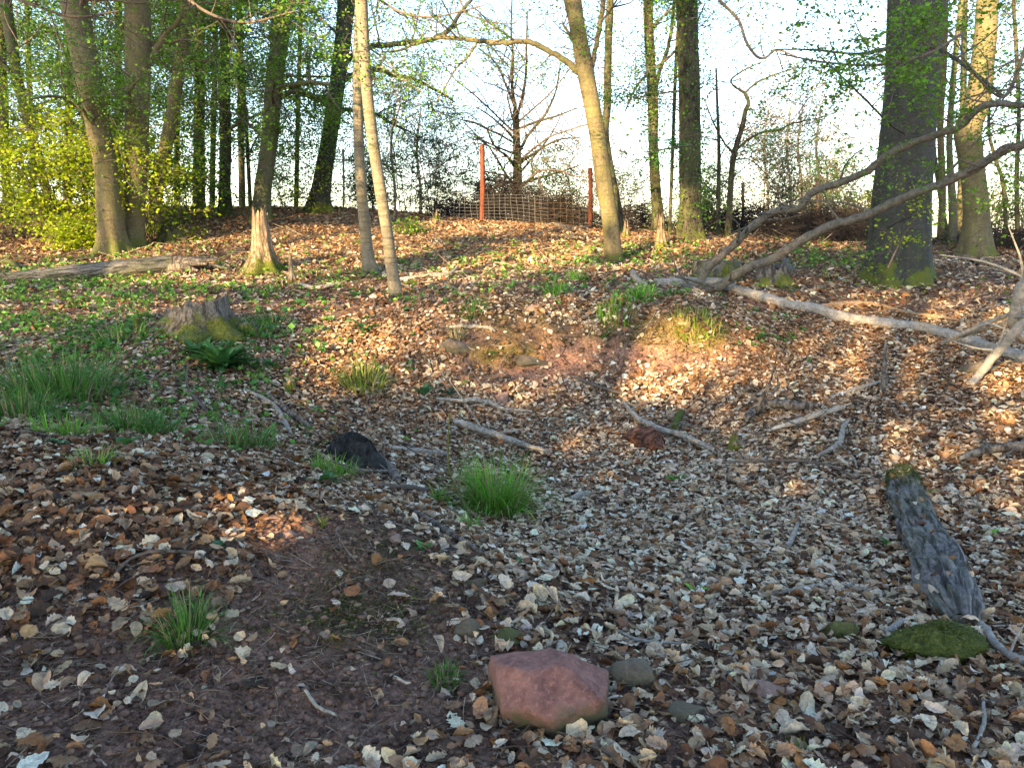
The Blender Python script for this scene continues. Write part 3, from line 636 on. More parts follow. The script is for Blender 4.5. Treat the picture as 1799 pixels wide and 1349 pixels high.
# ------------------------------------------------------------------ rocks
def rock(b, sx, sy, sz, seed, material, label, sink=.35, p=10, planes=None, name='stone', rough=.02):
    rs = np.random.RandomState(seed); nu, nv = 72, 44
    if planes is None:
        nrm = rs.normal(0, 1, (16, 3)); nrm /= np.linalg.norm(nrm, axis=1, keepdims=True); dd = rs.uniform(.8, 1.05, 16)
    else:
        nrm = np.array([q[:3] for q in planes], float); dd = np.array([q[3] for q in planes]); nrm /= np.linalg.norm(nrm, axis=1, keepdims=True)
    u = np.linspace(0, 2*PI, nu, endpoint=False); v = np.linspace(.02, PI-.02, nv); U, Vv = np.meshgrid(u, v)
    D = np.stack([np.sin(Vv)*np.cos(U), np.sin(Vv)*np.sin(U), np.cos(Vv)], -1)
    g_ = np.maximum(np.einsum('ijk,mk->ijm', D, nrm), 0)/dd
    R = (g_**p).sum(-1)**(-1/p)
    Q = D*R[..., None]
    R = R*(1+rough*n3(Q[..., 0]*3+seed, Q[..., 1]*3, Q[..., 2]*3, 2)+rough*.6*n3(Q[..., 0]*9, Q[..., 1]*9, Q[..., 2]*9, 3)+rough*.35*n3(Q[..., 0]*24, Q[..., 1]*24, Q[..., 2]*24, 4))
    V = D*R[..., None]*np.array([sx, sy, sz]); ctr = np.array(b)+np.array([0, 0, sz*(1-2*sink)])
    V = V.reshape(-1, 3)+ctr
    i = np.arange(nv-1)[:, None]*nu; j = np.arange(nu)[None]; jn = (j+1) % nu
    mb = MB(); mb.add(V, np.stack([i+j, i+nu+j, i+nu+jn, i+jn], -1).reshape(-1, 4))
    for r_, s in ((0, 1), (nv-1, -1)):
        ring = V[r_*nu:(r_+1)*nu]; ix = np.arange(nu); mb.add(np.concatenate([ring, [ring.mean(0)]]), np.stack([ix, (ix+1) % nu, np.full(nu, nu)], -1)[:, ::s])
    o = mb.build(name, material, loc=b); tag(o, label, 'rock'); return o
b = at(972, 1302); b0 = b.copy()
rock(b+np.array([0, .13, -.012]), .182, .155, .128, 3, M_SAND, 'large angular red sandstone boulder at the bottom middle', sink=.22, p=60,
     planes=[(.16, -.70, .70, .80), (-.62, -.45, .55, .92), (-.22, .15, 1, .90), (.72, -.10, .80, .86), (1, -.15, .05, .96), (-1, -.2, .0, .94), (.62, -1, -.25, .82), (-.5, -1, -.38, .84), (0, 1, .3, .9), (0, 0, -1, 1), (.5, .5, .8, .95)], name='boulder', rough=.035)
ROCKS = [(1115, 1212, .075, .07, .06, M_BROWNROCK, 'brown mossy stone touching the right side of the red boulder'),
 (820, 1122, .05, .045, .035, M_BROWNROCK, 'grey brown stone up left of the red boulder'),
 (896, 1140, .055, .045, .035, M_MOSSROCK, 'small stone covered in green moss behind the red boulder'),
 (1345, 1228, .06, .045, .028, M_PINKROCK, 'flat grey pink stone half buried right of the boulder'),
 (840, 1035, .045, .035, .022, M_BROWNROCK, 'flat dark stone at the foot of the mossy ridge'),
 (692, 955, .028, .025, .022, M_PINKROCK, 'small pink stone on top of the mossy ridge'),
 (1480, 1128, .07, .05, .03, M_MOSSROCK, 'dark mossy stone buried left of the mossy slab'),
 (925, 645, .16, .10, .07, M_BROWNROCK, 'brown sandstone block in the far bank'),
 (800, 620, .16, .10, .10, M_BROWNROCK, 'dark stone in the left of the far bank'),
 (880, 712, .08, .07, .08, M_PINKROCK, 'rounded tan stone at the foot of the far bank'),
 (965, 545, .09, .07, .04, M_BROWNROCK, 'brown stone on the far rim'),
 (935, 548, .08, .06, .05, M_PINKROCK, 'pink stone left of the brown one on the far rim'),
 (1730, 660, .16, .12, .08, M_BROWNROCK, 'brown flat stone under the fallen branch at right'),
 (820, 1140+170, .03, .025, .02, M_PINKROCK, 'small reddish pebble at the bottom edge'),
 (1200, 1270, .05, .05, .03, M_BROWNROCK, 'dark reddish stone right of the boulder foot'),
 (505, 945, .035, .03, .018, M_PINKROCK, 'flat pink stone in the sandy ridge'),
 (480, 915, .04, .03, .015, M_PINKROCK, 'pale pink slab at the top of the sandy ridge')]
for k, (px, py, a, b_, c, m_, lab) in enumerate(ROCKS):
    p_ = at(px, py); rock(p_+np.array([0, b_*.6, 0]), a, b_, c, 40+k, m_, lab, sink=.3, p=12, rough=.06)
p_ = at(1668, 1168)
o = rock(p_+np.array([0, .07, 0]), .19, .10, .075, 71, M_MOSS, 'low slab covered in thick green moss below the flaking log', sink=.2, p=8, rough=.12, name='mossy_slab')
# moss fur helper
def mossfur(mbx, pts, n, size, seed, col=(.075, .095, .014)):
    rs = np.random.RandomState(seed); ix = rs.randint(0, len(pts), n); q = pts[ix]+rs.normal(0, size*.5, (n, 3))
    quadleaves(mbx, q, rs.uniform(.5, 1.4, n)*size, np.array(col)[None]*np.exp(rs.normal(0, .4, (n, 1))), 1.0, rs, aspect=.4)
def wpts(o):
    v = np.zeros(len(o.data.vertices)*3, np.float32); o.data.vertices.foreach_get('co', v); return v.reshape(-1, 3)+np.array(o.location if o.parent is None else o.parent['_o'])
q = wpts(o); q = q[q[:, 2] > p_[2]-.02]; mb = MB(); mossfur(mb, q, 9000, .008, 1)
f = mb.build('moss_cover', M_HERB); f.parent = o; f.matrix_parent_inverse.identity(); f.location = -Vector(o.location)

# ------------------------------------------------------------------ stumps and dead wood
def stump_mesh(b, r, h, flare=.8, lob=5, jag=.3, lean=(0, 0), slope=0, seed=0, hollow=.35, nt_=72, nh=28, sq=1.0, taper=.75, fh=.12):
    rs = np.random.RandomState(seed); t = np.linspace(0, 1, nh); tt = np.linspace(0, 2*PI, nt_, endpoint=False)
    ph = rs.uniform(0, 6); top = h*(1-jag*(.5+.5*n3(np.cos(tt)*2.3+seed, np.sin(tt)*2.3, 0, 3)+.35*n3(np.cos(tt)*8+seed, np.sin(tt)*8, 0, 4)))
    top = top*(1+slope*np.cos(tt)); T, A = np.meshgrid(t, tt, indexing='ij'); H = T*top[None]-.06*(1-T)
    R = r*(1-(1-taper)*T)*(1+flare*np.exp(-np.maximum(H, 0)/fh)*(.35+.65*(.5+.5*np.cos(lob*A+ph+np.cos(A*2)))**1.3)+.07*n3(np.cos(A)*4+seed, np.sin(A)*4, H*2/max(r, .1)*.3, 7)+.05*n3(np.cos(A)*11, np.sin(A)*11, H*3, 8))
    X = b[0]+lean[0]*H+R*np.cos(A); Y = b[1]+lean[1]*H+R*np.sin(A)*sq; Z = b[2]+H
    V = np.stack([X, Y, Z], -1); mb = MB()
    i = np.arange(nh-1)[:, None]*nt_; j = np.arange(nt_)[None]; jn = (j+1) % nt_
    mb.add(V.reshape(-1, 3), np.stack([i+j, i+jn, i+nt_+jn, i+nt_+j], -1).reshape(-1, 4))
    ms = []; c = V[-1].mean(0)
    for s, dz in ((1, 0), (.86, -.02), (.7, -hollow*h*.4), (.45, -hollow*h*.8), (.2, -hollow*h), (.02, -hollow*h)):
        q = c+(V[-1]-c)*s; q[:, 2] = V[-1][:, 2]*(s)+(1-s)*c[2]+dz+(.04*h*n3(np.cos(tt)*5, np.sin(tt)*5, s*6, 9) if s < 1 else 0); ms.append(q)
    ms = np.array(ms); i = np.arange(len(ms)-1)[:, None]*nt_
    mb.add(ms.reshape(-1, 3), np.stack([i+j, i+jn, i+nt_+jn, i+nt_+j], -1).reshape(-1, 4))
    return mb, V
def stump(px, py, rpx, hpx, m_, label, name='tree_stump', moss=0, cat='stump', **k):
    b = at(px, py); s = b[1]*1.02/FPX; b = b+np.array([0, rpx*s*.6, 0]); b[2] = hz(b[0], b[1])
    mb, V = stump_mesh(b, rpx*s, hpx*s, **k)
    if moss:
        root = thing(name, b, label, cat); mb.build('wood', m_, root)
        q = V[:18].reshape(-1, 3); q = q[q[:, 2] < b[2]+hpx*s*.42]; f = MB(); mossfur(f, q, moss, .016, 9); f.build('moss_cover', M_HERB, root)
        return root
    o = mb.build(name, m_, loc=b); tag(o, label, cat); return o
stump(338, 590, 54, 62, M_STUMP, 'wide grey tree stump with moss on its left side and foot', moss=5000, flare=1.0, jag=.35, slope=.22, seed=2, lob=6, fh=.10, hollow=.4, taper=.9)
stump(237, 585, 22, 26, M_MOSS, 'rounded moss covered root left of the wide grey stump', name='mossy_root', seed=4, jag=.2, flare=.6, taper=.4, hollow=.1, fh=.1)
stump(425, 590, 24, 26, M_STUMP, 'low broken stump with a tuft right of the wide grey one', seed=14, jag=.4, flare=.8, taper=.6, fh=.1)
stump(458, 482, 19, 116, M_SNAG, 'tall broken snag with jagged top and bright moss on its flared base', name='broken_snag', moss=4500, flare=1.6, jag=.34, seed=3, lob=5, lean=(.02, 0), fh=.22, hollow=.2, taper=.62, nh=44)
stump(512, 497, 5.5, 57, M_DEAD, 'small pointed grey snag right of the tall broken one', name='broken_snag', flare=1.2, jag=.5, seed=5, taper=.4, fh=.08, hollow=.1)
stump(612, 824, 64, 54, M_BLACK, 'low black rotten stump in the middle of the hollow', seed=16, jag=.08, flare=.5, taper=.5, hollow=-.25, fh=.1, sq=.7)
stump(1362, 503, 26, 40, M_STUMP, 'splintered grey stump under the two rising limbs', seed=7, jag=.4, flare=.8, fh=.1)
stump(1262, 490, 40, 26, M_STUMP, 'flat cut stump with mossy sides behind the fork of the fallen branch', moss=2200, seed=8, jag=.06, flare=.3, taper=.95, hollow=.04, fh=.1)
stump(298, 428, 18, 40, M_DARK, 'dark decayed stump at the right of the two left beeches', seed=9, jag=.4, flare=1.0, fh=.15)
stump(1292, 798, 17, 42, M_SNAG, 'small wedge shaped orange brown stump in the right of the hollow', seed=10, jag=.25, flare=.5, taper=.25, fh=.05, sq=.6)
stump(766, 390, 6, 20, M_SNAG, 'little splintered stump on the sunlit mound', seed=11, jag=.7, flare=.8, fh=.08)
stump(1160, 440, 9, 62, M_SNAG, 'narrow broken yellow stump left of the ivy clad trunk', name='broken_snag', seed=12, jag=.5, flare=1.1, fh=.2, taper=.4)
stump(1100, 420, 7, 36, M_SNAG, 'thin sunlit splinter behind the leaning beech', name='broken_snag', seed=13, jag=.7, flare=.6, taper=.3)
stump(505, 690, 16, 22, M_SNAG, 'small rotten root end in the left bank', seed=15, jag=.6, flare=.3, taper=.5)

def branch(path, m_, label, name='fallen_branch', Y=None, lift=.0, rough=.12, sides=10, n=None, parent=None, subs=None, cat='branch', group=None, flat=None, twigs=0, seed=0, ends=.7):
    """path: (px,py,rpx[,Y]) - Y omitted means it lies on the ground"""
    if any(k_ in (label or '') for k_ in ('dark curved root', 'pale gnarled', 'forked pale twig', 'pale bent branch', 'long pale stick', 'flat pale stick', 'below the wedge', 'thick dark branch', 'crossing the middle')): lift = .05
    pts = []; rad = []
    for q in path:
        if len(q) > 3: p = P(q[0], q[1], q[3])
        elif Y is not None: p = P(q[0], q[1], Y)
        else:
            p = at(q[0], q[1]); p[2] += q[2]*p[1]/FPX*.7+.028+lift
        pts.append(p); rad.append(q[2]*p[1]*1.02/FPX)
    n = n or max(14, len(path)*6)
    pp, rr_ = smoothpath(pts, rad, n)
    rs = np.random.RandomState(seed+int(path[0][0])); pp = pp+rs.normal(0, 1, pp.shape)*rr_[:, None]*.09
    if Y is None and not any(len(q) > 3 for q in path): pp[:, 2] = np.maximum(pp[:, 2], height(pp[:, 0], pp[:, 1])+.03+rr_*.55+lift*np.sin(np.linspace(.3, 2.9, n)))
    rr_ = rr_*(1+.10*np.sin(np.linspace(0, n*.9, n)+seed)*rs.uniform(0, 1, n)); rr_[-1] *= ends
    mb = MB(); tube(mb, pp, rr_, sides, None, rough, seed=seed+path[0][0]*.1, flat=flat)
    for k in range(twigs):
        i_ = rs.randint(2, n-2); d = rs.normal(0, 1, 3); d[2] = abs(d[2])*.5; d /= np.linalg.norm(d); L = rr_[i_]*rs.uniform(6, 18)
        tp, tr = smoothpath([pp[i_], pp[i_]+d*L*.5, pp[i_]+d*L+rs.normal(0, .15, 3)*L], [rr_[i_]*.35, rr_[i_]*.25, rr_[i_]*.1], 7); tube(mb, tp, tr, 5)
    if parent is not None:
        o = mb.build('limb', m_, parent)
    else:
        o = mb.build(name, m_, loc=pts[0]); tag(o, label, cat, group)
    return o, pp
# the big fallen branch with two rising limbs
f0 = at(1150, 503)
fb = thing('fallen_branch', f0, 'long smooth grey fallen branch across the right bank with two limbs rising to the right', 'branch')
MP = [(1150, 503, 7), (1200, 505, 9), (1262, 508, 10), (1290, 518, 9), (1340, 531, 9), (1385, 545, 9.5), (1430, 552, 10), (1467, 564, 10), (1515, 573, 10), (1571, 581, 10.5), (1619, 585, 10), (1656, 595, 10), (1700, 608, 10.5), (1738, 622, 11), (1799, 640, 12), (1870, 655, 12)]
pts = [at(a, b_)+np.array([0, 0, r*at(a, b_)[1]/FPX*.9]) for a, b_, r in MP]
pp, r_ = smoothpath(pts, [r*p[1]/FPX for (a, b_, r), p in zip(MP, pts)], 110)
rs = np.random.RandomState(3); mb = MB(); tube(mb, pp, r_*(1+.07*n2(np.arange(110)*.4, 0, 5)), 16, None, .08)
for k in range(26):
    i_ = rs.randint(4, 105); d = rs.normal(0, 1, 3); d[2] = abs(d[2]); d /= np.linalg.norm(d); tube(mb, [pp[i_]+d*r_[i_]*.6, pp[i_]+d*r_[i_]*1.25], [r_[i_]*.3, r_[i_]*.2], 6)
mb.build('main_branch', M_GREYBR, fb)
yb = at(1262, 508)[1]
U = [(1262, 508, 9), (1232, 492, 9.5), (1242, 472, 9), (1274, 445, 9), (1322, 398, 9), (1359, 372, 8), (1404, 365, 8.5), (1426, 339, 8), (1474, 322, 8), (1522, 302, 8), (1556, 274, 8.5), (1604, 252, 8), (1645, 237, 8), (1686, 222, 8), (1719, 191, 8.5), (1756, 182, 7), (1799, 185, 6.5), (1900, 150, 6)]
U = U[1:]
branch([(a, b_, r, yb-.1-(a-1230)/700*3.0) for a, b_, r in [(q[0], q[1], q[2]*.74) for q in U]], M_LIMB, None, parent=fb, rough=.12, sides=12, n=90, twigs=14, seed=2)
Lw = [(1200, 505, 8), (1235, 510, 10), (1265, 504, 11), (1290, 484, 11), (1315, 471, 10.5), (1359, 454, 10), (1408, 423, 9.5), (1459, 397, 9.5), (1519, 380, 9), (1556, 363, 9.5), (1593, 345, 9), (1645, 326, 9.5), (1689, 308, 9), (1734, 284, 9.5), (1763, 263, 9), (1799, 254, 8.5), (1890, 230, 8)]
branch([(a, b_, r, yb-.25-max(0, a-1230)/700*2.9) for a, b_, r in [(q[0], q[1], q[2]*.76) for q in Lw]], M_LIMB, None, parent=fb, rough=.1, sides=12, n=100, twigs=12, seed=5)
BR = [
 ([(1437,545,3.5),(1497,539,4),(1534,541,4),(1593,556,3.5),(1640,562,3),(1711,574,2)], M_REDBR, 'thin golden stick lying in the sun patch behind the long fallen branch'),
 ([(1704,684,6),(1719,659,7,7.0),(1748,622,8,6.9),(1782,582,8.5,6.8),(1840,520,9,6.7)], M_GREYBR, 'short grey branch leaning across the long fallen one at the right edge'),
 ([(1830,600,10,6.9),(1789,585,10,6.9),(1784,545,10,6.8),(1799,504,10.5,6.7),(1830,450,10,6.6)], M_GREYBR, 'grey bent branch standing at the right edge'),
 ([(1656,603,4,8.0),(1700,582,4,7.6),(1774,552,4,7.2),(1830,535,4,7.0)], M_GREYBR, 'thin pale stick resting on the fallen branch at right'),
 ([(1690,592,3,7.8),(1730,578,3,7.5),(1790,560,3,7.2)], M_PALE, 'thinner pale stick below the one resting on the fallen branch'),
 ([(1311,752,6),(1326,738,8.5),(1356,731,9),(1393,732,8),(1437,730,4)], M_DEAD, 'dark curved root arching over the wedge shaped stump'),
 ([(1348,773,3),(1400,759,5.5),(1441,745,5.5),(1482,732,4)], M_PALE, 'pale gnarled stick right of the dark curved root'),
 ([(1459,706,3),(1497,694,4),(1545,678,3)], M_PALE, 'thin pale stick leading up to the upright twig'),
 ([(1556,600,2,7.3),(1554,656,5,7.2),(1552,689,5.5,7.1),(1560,711,4,7.0),(1586,732,2,6.8)], M_DEAD, 'upright twisted twig standing in the right of the hollow'),
 ([(1554,705,2,6.9),(1556,740,2,6.7),(1558,763,2,6.5)], M_PALE, 'thin straight twig below the upright twisted one'),
 ([(1095,723,3),(1119,752,5),(1156,771,6),(1200,784,5),(1252,808,4)], M_PALE, 'pale bent branch sloping down past the red log chunk'),
 ([(1183,768,5),(1190,755,6.5),(1196,741,6)], M_MOSS, 'short mossy branch piece beside the pale bent branch'),
 ([(1682,826,5),(1737,812,8),(1799,808,9),(1850,806,9)], M_DEAD, 'thick dark branch entering from the right edge'),
 ([(1163,745,2),(1220,768,3),(1270,785,3),(1310,800,2)], M_DEAD, 'dark thin stick crossing the middle of the right hollow'),
 ([(1267,830,2),(1330,829,2.5),(1400,828,2.5),(1460,838,2),(1500,860,1.5)], M_TWIG, 'long thin dark twig below the wedge shaped stump'),
 ([(1435,820,3),(1470,800,5),(1482,765,4),(1492,752,2)], M_PALE, 'forked pale twig standing right of the hollow centre'),
 ([(1482,790,2),(1500,815,2),(1505,830,1.5)], M_PALE, 'short side twig right of the forked pale one'),
 ([(1555,815,2),(1600,838,2.5),(1650,860,1.5)], M_PALE, 'thin pale twig lying over the mossy end of the flaking log'),
 ([(767,715,2.5),(808,719,3.5),(852,722,4),(882,733,3.5),(934,737,2.5)], M_PALE, 'long pale stick at the foot of the far bank'),
 ([(800,758,5.5),(859,778,6.5),(915,797,5),(963,811,3)], M_PALE, 'flat pale stick behind the big grass tuft'),
 ([(690,795,4),(740,802,5),(790,806,4)], M_PALE, 'pale stick right of the black stump'),
 ([(652,795,3),(668,815,6),(690,842,9),(700,858,7)], M_DEAD, 'grey rotten root at the right foot of the black stump'),
 ([(330,640,1.5,7.2),(330,682,2,6.6),(356,722,3),(389,763,3),(426,793,3),(456,802,3),(548,803,2)], M_TWIG, 'long bent twig running down the left bank'),
 ([(430,693,4),(478,719,5),(497,745,5),(511,771,4)], M_PALE, 'pale forked stick on the left bank'),
 ([(470,700,4),(500,728,6),(545,760,5)], M_DEAD, 'dark grey stick beside the pale forked one'),
 ([(41,768,3),(104,778,3.5),(163,783,2.5)], M_TWIG, 'thin stick in front of the left grass clumps'),
 ([(13,765,5),(30,756,5),(46,747,3)], M_REDBR, 'orange bark strip at the left edge'),
 ([(789,726,1.2,4.3),(789,826,1.8,4.3),(808,870,2.5,4.2),(830,915,3.2,4.1),(850,985,4,3.75)], M_DARK, 'thin dark leaning stem rising in front of the big grass tuft'),
 ([(640,772,1.5),(690,778,2),(748,807,3),(793,846,3)], M_TWIG, 'thin curved twig sloping to the big grass tuft'),
 ([(650,862,4),(720,868,5),(800,880,4)], M_TWIG, 'dark stick at the upper edge of the ridge'),
 ([(720,905,4),(790,950,6),(850,985,4)], M_DEAD, 'grey half buried stick at the foot of the leaning stem'),
 ([(1050,1102,2),(1115,1137,3.5),(1160,1146,2.5),(1220,1149,1.5)], M_GREYBR, 'thin grey twig up right of the red boulder'),
 ([(1350,1057,3.5),(1400,1050,5),(1465,1040,5),(1530,1050,3)], M_PALE, 'pale straight stick in front of the flaking log'),
 ([(1700,1095,7),(1725,1118,7.5),(1742,1140,7),(1764,1166,8),(1799,1178,8.5),(1850,1180,8.5)], M_GREYBR, 'curved white grey branch at the right edge beside the mossy slab'),
 ([(1553,1127,5),(1570,1115,6),(1587,1105,5)], M_GREYBR, 'short blue grey stick end left of the mossy slab'),
 ([(920,1278,2),(1000,1310,2.5),(1080,1347,2.5)], M_TWIG, 'thin dark twig below the red boulder'),
 ([(1725,1250,3),(1726,1290,4),(1708,1335,4)], M_GREYBR, 'curved grey twig near the lower right corner'),
 ([(1003,888,5),(1018,880,6),(1036,877,5.5)], M_PALE, 'short thick pale stick right of the big grass tuft'),
 ([(1383,972,5),(1393,952,5),(1401,928,3)], M_PALE, 'short pale stick in the middle of the pale leaves'),
 ([(195,1040,2.5),(215,1010,3),(250,992,3.5),(310,985,3.5),(350,990,3),(362,1004,2)], M_TWIG, 'arched dark twig on the near left slope'),
 ([(538,1235,3),(560,1258,3.5),(592,1277,2.5)], M_GREYBR, 'short blue grey twig on the near soil'),
 ([(1185,990,1.5),(1210,1030,2),(1240,1045,2)], M_TWIG, 'small curved twig left of the yellow green seedling'),
 ([(680,1102,3),(700,1110,3.5),(712,1118,3)], M_PALE, 'tiny pale stick on the mossy soil'),
 ([(687,1205,2.5),(715,1216,3),(722,1218,2)], M_PALE, 'second tiny pale stick on the near soil'),
 ([(700,497,3),(760,490,4),(790,487,3.5),(805,472,2)], M_PALE, 'pale forked stick right of the young beech base'),
 ([(975,399,3),(1010,407,4),(1040,404,3)], M_DEAD, 'dark stick lying near the fence'),
 ([(0,465,4),(20,468,5),(40,485,3)], M_DARK, 'dark bent stick behind the left log'),
 ([(520,505,3),(560,512,4),(600,503,3)], M_PALE, 'pale stick between snag and young beeches'),
 ([(1110,488,6),(1118,498,5),(1135,507,4)], M_PALE, 'bleached wood splinter at the left end of the long fallen branch'),
 ([(1395,487,5),(1380,470,6),(1372,455,4)], M_DEAD, 'split root piece right of the splintered stump'),
 ([(790,582,3),(830,583,3.5),(870,590,3)], M_PALE, 'thin pale root in the far bank'),
 ([(1005,668,2.5),(1060,690,3),(1100,700,2)], M_TWIG, 'thin twig on the far bank right of the stone')]
for k, (pa, m_, lab) in enumerate(BR):
    branch(pa, m_, lab, seed=k, rough=.16, name='stick' if max(q[2] for q in pa) < 5 else 'fallen_branch', twigs=3 if len(pa) > 3 else 0)
# log chunk
branch([(1112, 782, 15), (1136, 790, 21), (1160, 796, 17)], M_REDWOOD, 'short reddish rotten log chunk in the hollow', name='log_chunk', cat='log', rough=.25, sides=20, n=14, ends=1)
# flaking log
LG = [(1582, 850, 26), (1592, 882, 28), (1612, 935, 35), (1638, 995, 41), (1662, 1050, 44), (1682, 1090, 38), (1692, 1108, 22)]
b = at(1620, 950); lg = thing('fallen_log', b, 'thick grey flaking log with a mossy upper end on the right', 'log')
pts = [at(a, c)+np.array([0, 0, r*at(a, c)[1]/FPX*.25]) for a, c, r in LG]
pp, r_ = smoothpath(pts, [r*p[1]/FPX*1.05 for (a, c, r), p in zip(LG, pts)], 70); mb = MB(); tube(mb, pp, r_*(1+.02*rs.normal(0, 1, 70)), 72, None, .16, seed=5); v_ = mb.v[0]; u_ = mb.u[0]; c_ = np.repeat(pp, 72, 0); rg = np.abs(n3(u_[:, 0]*5, u_[:, 1]*3.2, 0, 3))+.6*np.abs(n3(u_[:, 0]*9, u_[:, 1]*7, 4, 5)); mb.v[0] = (c_+(v_-c_)*(.86+.26*np.clip(rg*1.6, 0, 1))[:, None]).astype(np.float32)
mb.build('bark', M_LOG, lg)
q = np.concatenate(mb.v)[:40*15]; f = MB(); q2 = q[q[:, 2] > q[:, 2].mean()-.03]; mossfur(f, q2, 5000, .013, 4)
q = np.concatenate(mb.v)[40*15:40*70]; q = q[(n3(q[:, 0]*7, q[:, 1]*7, q[:, 2]*7, 4) > .42) & (q[:, 2] > height(q[:, 0], q[:, 1])+.03)]
if len(q): mossfur(f, q, 1500, .007, 5, (.10, .11, .02))
f.build('moss_cover', M_HERB, lg)
mb = MB(); rs = np.random.RandomState(77); Q = []; NQ = []
v_ = wpts(lg.children[0]); v_ = v_[(v_[:, 2] > height(v_[:, 0], v_[:, 1])+.05)]; Q.append(v_[rs.randint(0, len(v_), 30)]+np.array([0, 0, .004]))
for (bx, by, r_x, r_y, k) in ((b0[0], b0[1]+.13, .205, .17, 60),):
    a = rs.uniform(0, 2*PI, k); x = bx+np.cos(a)*r_x*rs.uniform(.95, 1.2, k); y = by+np.sin(a)*r_y*rs.uniform(.95, 1.2, k); Q.append(np.stack([x, y, height(x, y)+.012+rs.uniform(0, .02, k)], -1))
for (cx_, cy_, k, sp_) in ((1625, 930, 70, .2), (1680, 1110, 70, .16), (612, 828, 50, .22), (338, 592, 40, .3), (1110, 1215, 16, .08), (872, 905, 40, .18), (330, 1135, 26, .09), (1340, 1230, 12, .08)):
    c = at(cx_, cy_); x = c[0]+rs.normal(0, sp_, k); y = c[1]+rs.normal(0, sp_, k); Q.append(np.stack([x, y, height(x, y)+rs.uniform(.015, .045, k)], -1))
Q = np.concatenate(Q); n = len(Q); A, B, NN = rotframes(n, np.array([[0, 0, 1.]]), np.full(n, .45), rs); L = .052*np.exp(rs.normal(0, .3, n))
leaves(mb, Q, A, B, NN, L, L*.66, 9, rs.normal(0, .7, n), rs.normal(.1, .5, n), PAL[rs.choice(8, n, p=[.2, .2, .16, .14, .1, .1, .05, .05])]*np.exp(rs.normal(0, .2, (n, 1))), (rs.uniform(0, 1, n) < .4).astype(int), rs, .07, 5)
o = mb.build('leaf_litter', M_LITTER); tag(o, 'single dead leaves caught on the flaking log and banked against stones and stumps', 'dead leaves', kind='stuff')
# left lying log
b = at(180, 490); lg = thing('fallen_log', b, 'long grey lying log with a broken pale end in front of the left beeches', 'log')
L2 = [(-120, 505, 9), (0, 499, 10), (90, 495, 12), (178, 488, 15), (241, 485, 16), (304, 481, 17)]
pts = [at(a, c)+np.array([0, 0, r*at(a, c)[1]/FPX*.85]) for a, c, r in L2]
pp, r_ = smoothpath(pts, [r*p[1]/FPX for (a, c, r), p in zip(L2, pts)], 70); mb = MB(); tube(mb, pp, r_, 22, None, .1)
mb.build('bark', M_LOG, lg)
mb = MB()
for k in range(7):
    e = pts[-1]; o3 = np.array([0, (k-3)*.035, (k % 3-1)*.05]); d_ = np.array([.55+.12*(k % 4), .05*(k-3), .02*(k % 2)])
    tp, tr = smoothpath([e+o3-np.array([.1, 0, 0]), e+o3+d_*.5+np.array([0, 0, .02]), e+o3*1.6+d_], [.075, .06, .018], 16); tube(mb, tp, tr, 8, None, .3, seed=k)
mb.build('broken_end', M_DEAD, lg)

# ------------------------------------------------------------------ fence
def fence():
    b = at(846, 388); root = thing('wire_fence', b, 'wire mesh fence on the crest with two rusty red posts and weathered wooden posts', 'fence')
    def post(px, pyb, pyt, w_, m_, Y, name='post', jag=.0):
        q = P(px, pyb, Y); q[2] = min(hz(q[0], Y)-.15, q[2]); t = P(px, pyt, Y)
        mb = MB(); pp, r_ = smoothpath([q, (q+t)/2+np.array([.012, 0, 0]), t], [w_*Y/FPX]*3, 16); tube(mb, pp, r_, 10, None, .14, seed=px)
        mb.build(name, m_, root); return q, t
    post(847, 388, 255, 4.4, M_POST, 20.3); post(1037, 402, 295, 4.0, M_POST, 20.0)
    post(1305, 405, 322, 2.6, M_OLDPOST, 19.3); post(1437, 400, 318, 3.2, M_OLDPOST, 19.0)
    post(603, 370, 262, 1.8, M_PALE, 22.0); post(1634, 440, 345, 2.5, M_POST, 17.5)
    mb = MB()
    def wire(pts, r): tube(mb, pts, [r]*len(pts), 4, cap=False)
    x0, x1 = 800, 935
    for k in range(9):                          # horizontal wires
        py = 337+k*6.0
        wire([P(790+i*10.2, py+2.5*math.sin(i*.35+k*.2)+(i*.62), 20.25) for i in range(18)], .0034)
    for k in range(16):
        px = 795+k*10.2
        wire([P(px+i*.4+math.sin(k+i*.5)*.8, 335+k*.6+i*6.5, 20.25) for i in range(9)], .0034)
    mb.build('wire_mesh', M_WIRE, root)
    mb = MB()
    for k in range(6):
        py = 340+k*11
        wire([P(935+i*17, py+4+i*.8+1.2*math.sin(i+k), 20.2) for i in range(7)], .0028)
    for k in range(9): wire([P(940+k*11, 346, 20.2), P(941+k*11, 402, 20.2)], .0025)
    mb.build('thin_wire_mesh', M_OLDPOST, root)
fence()

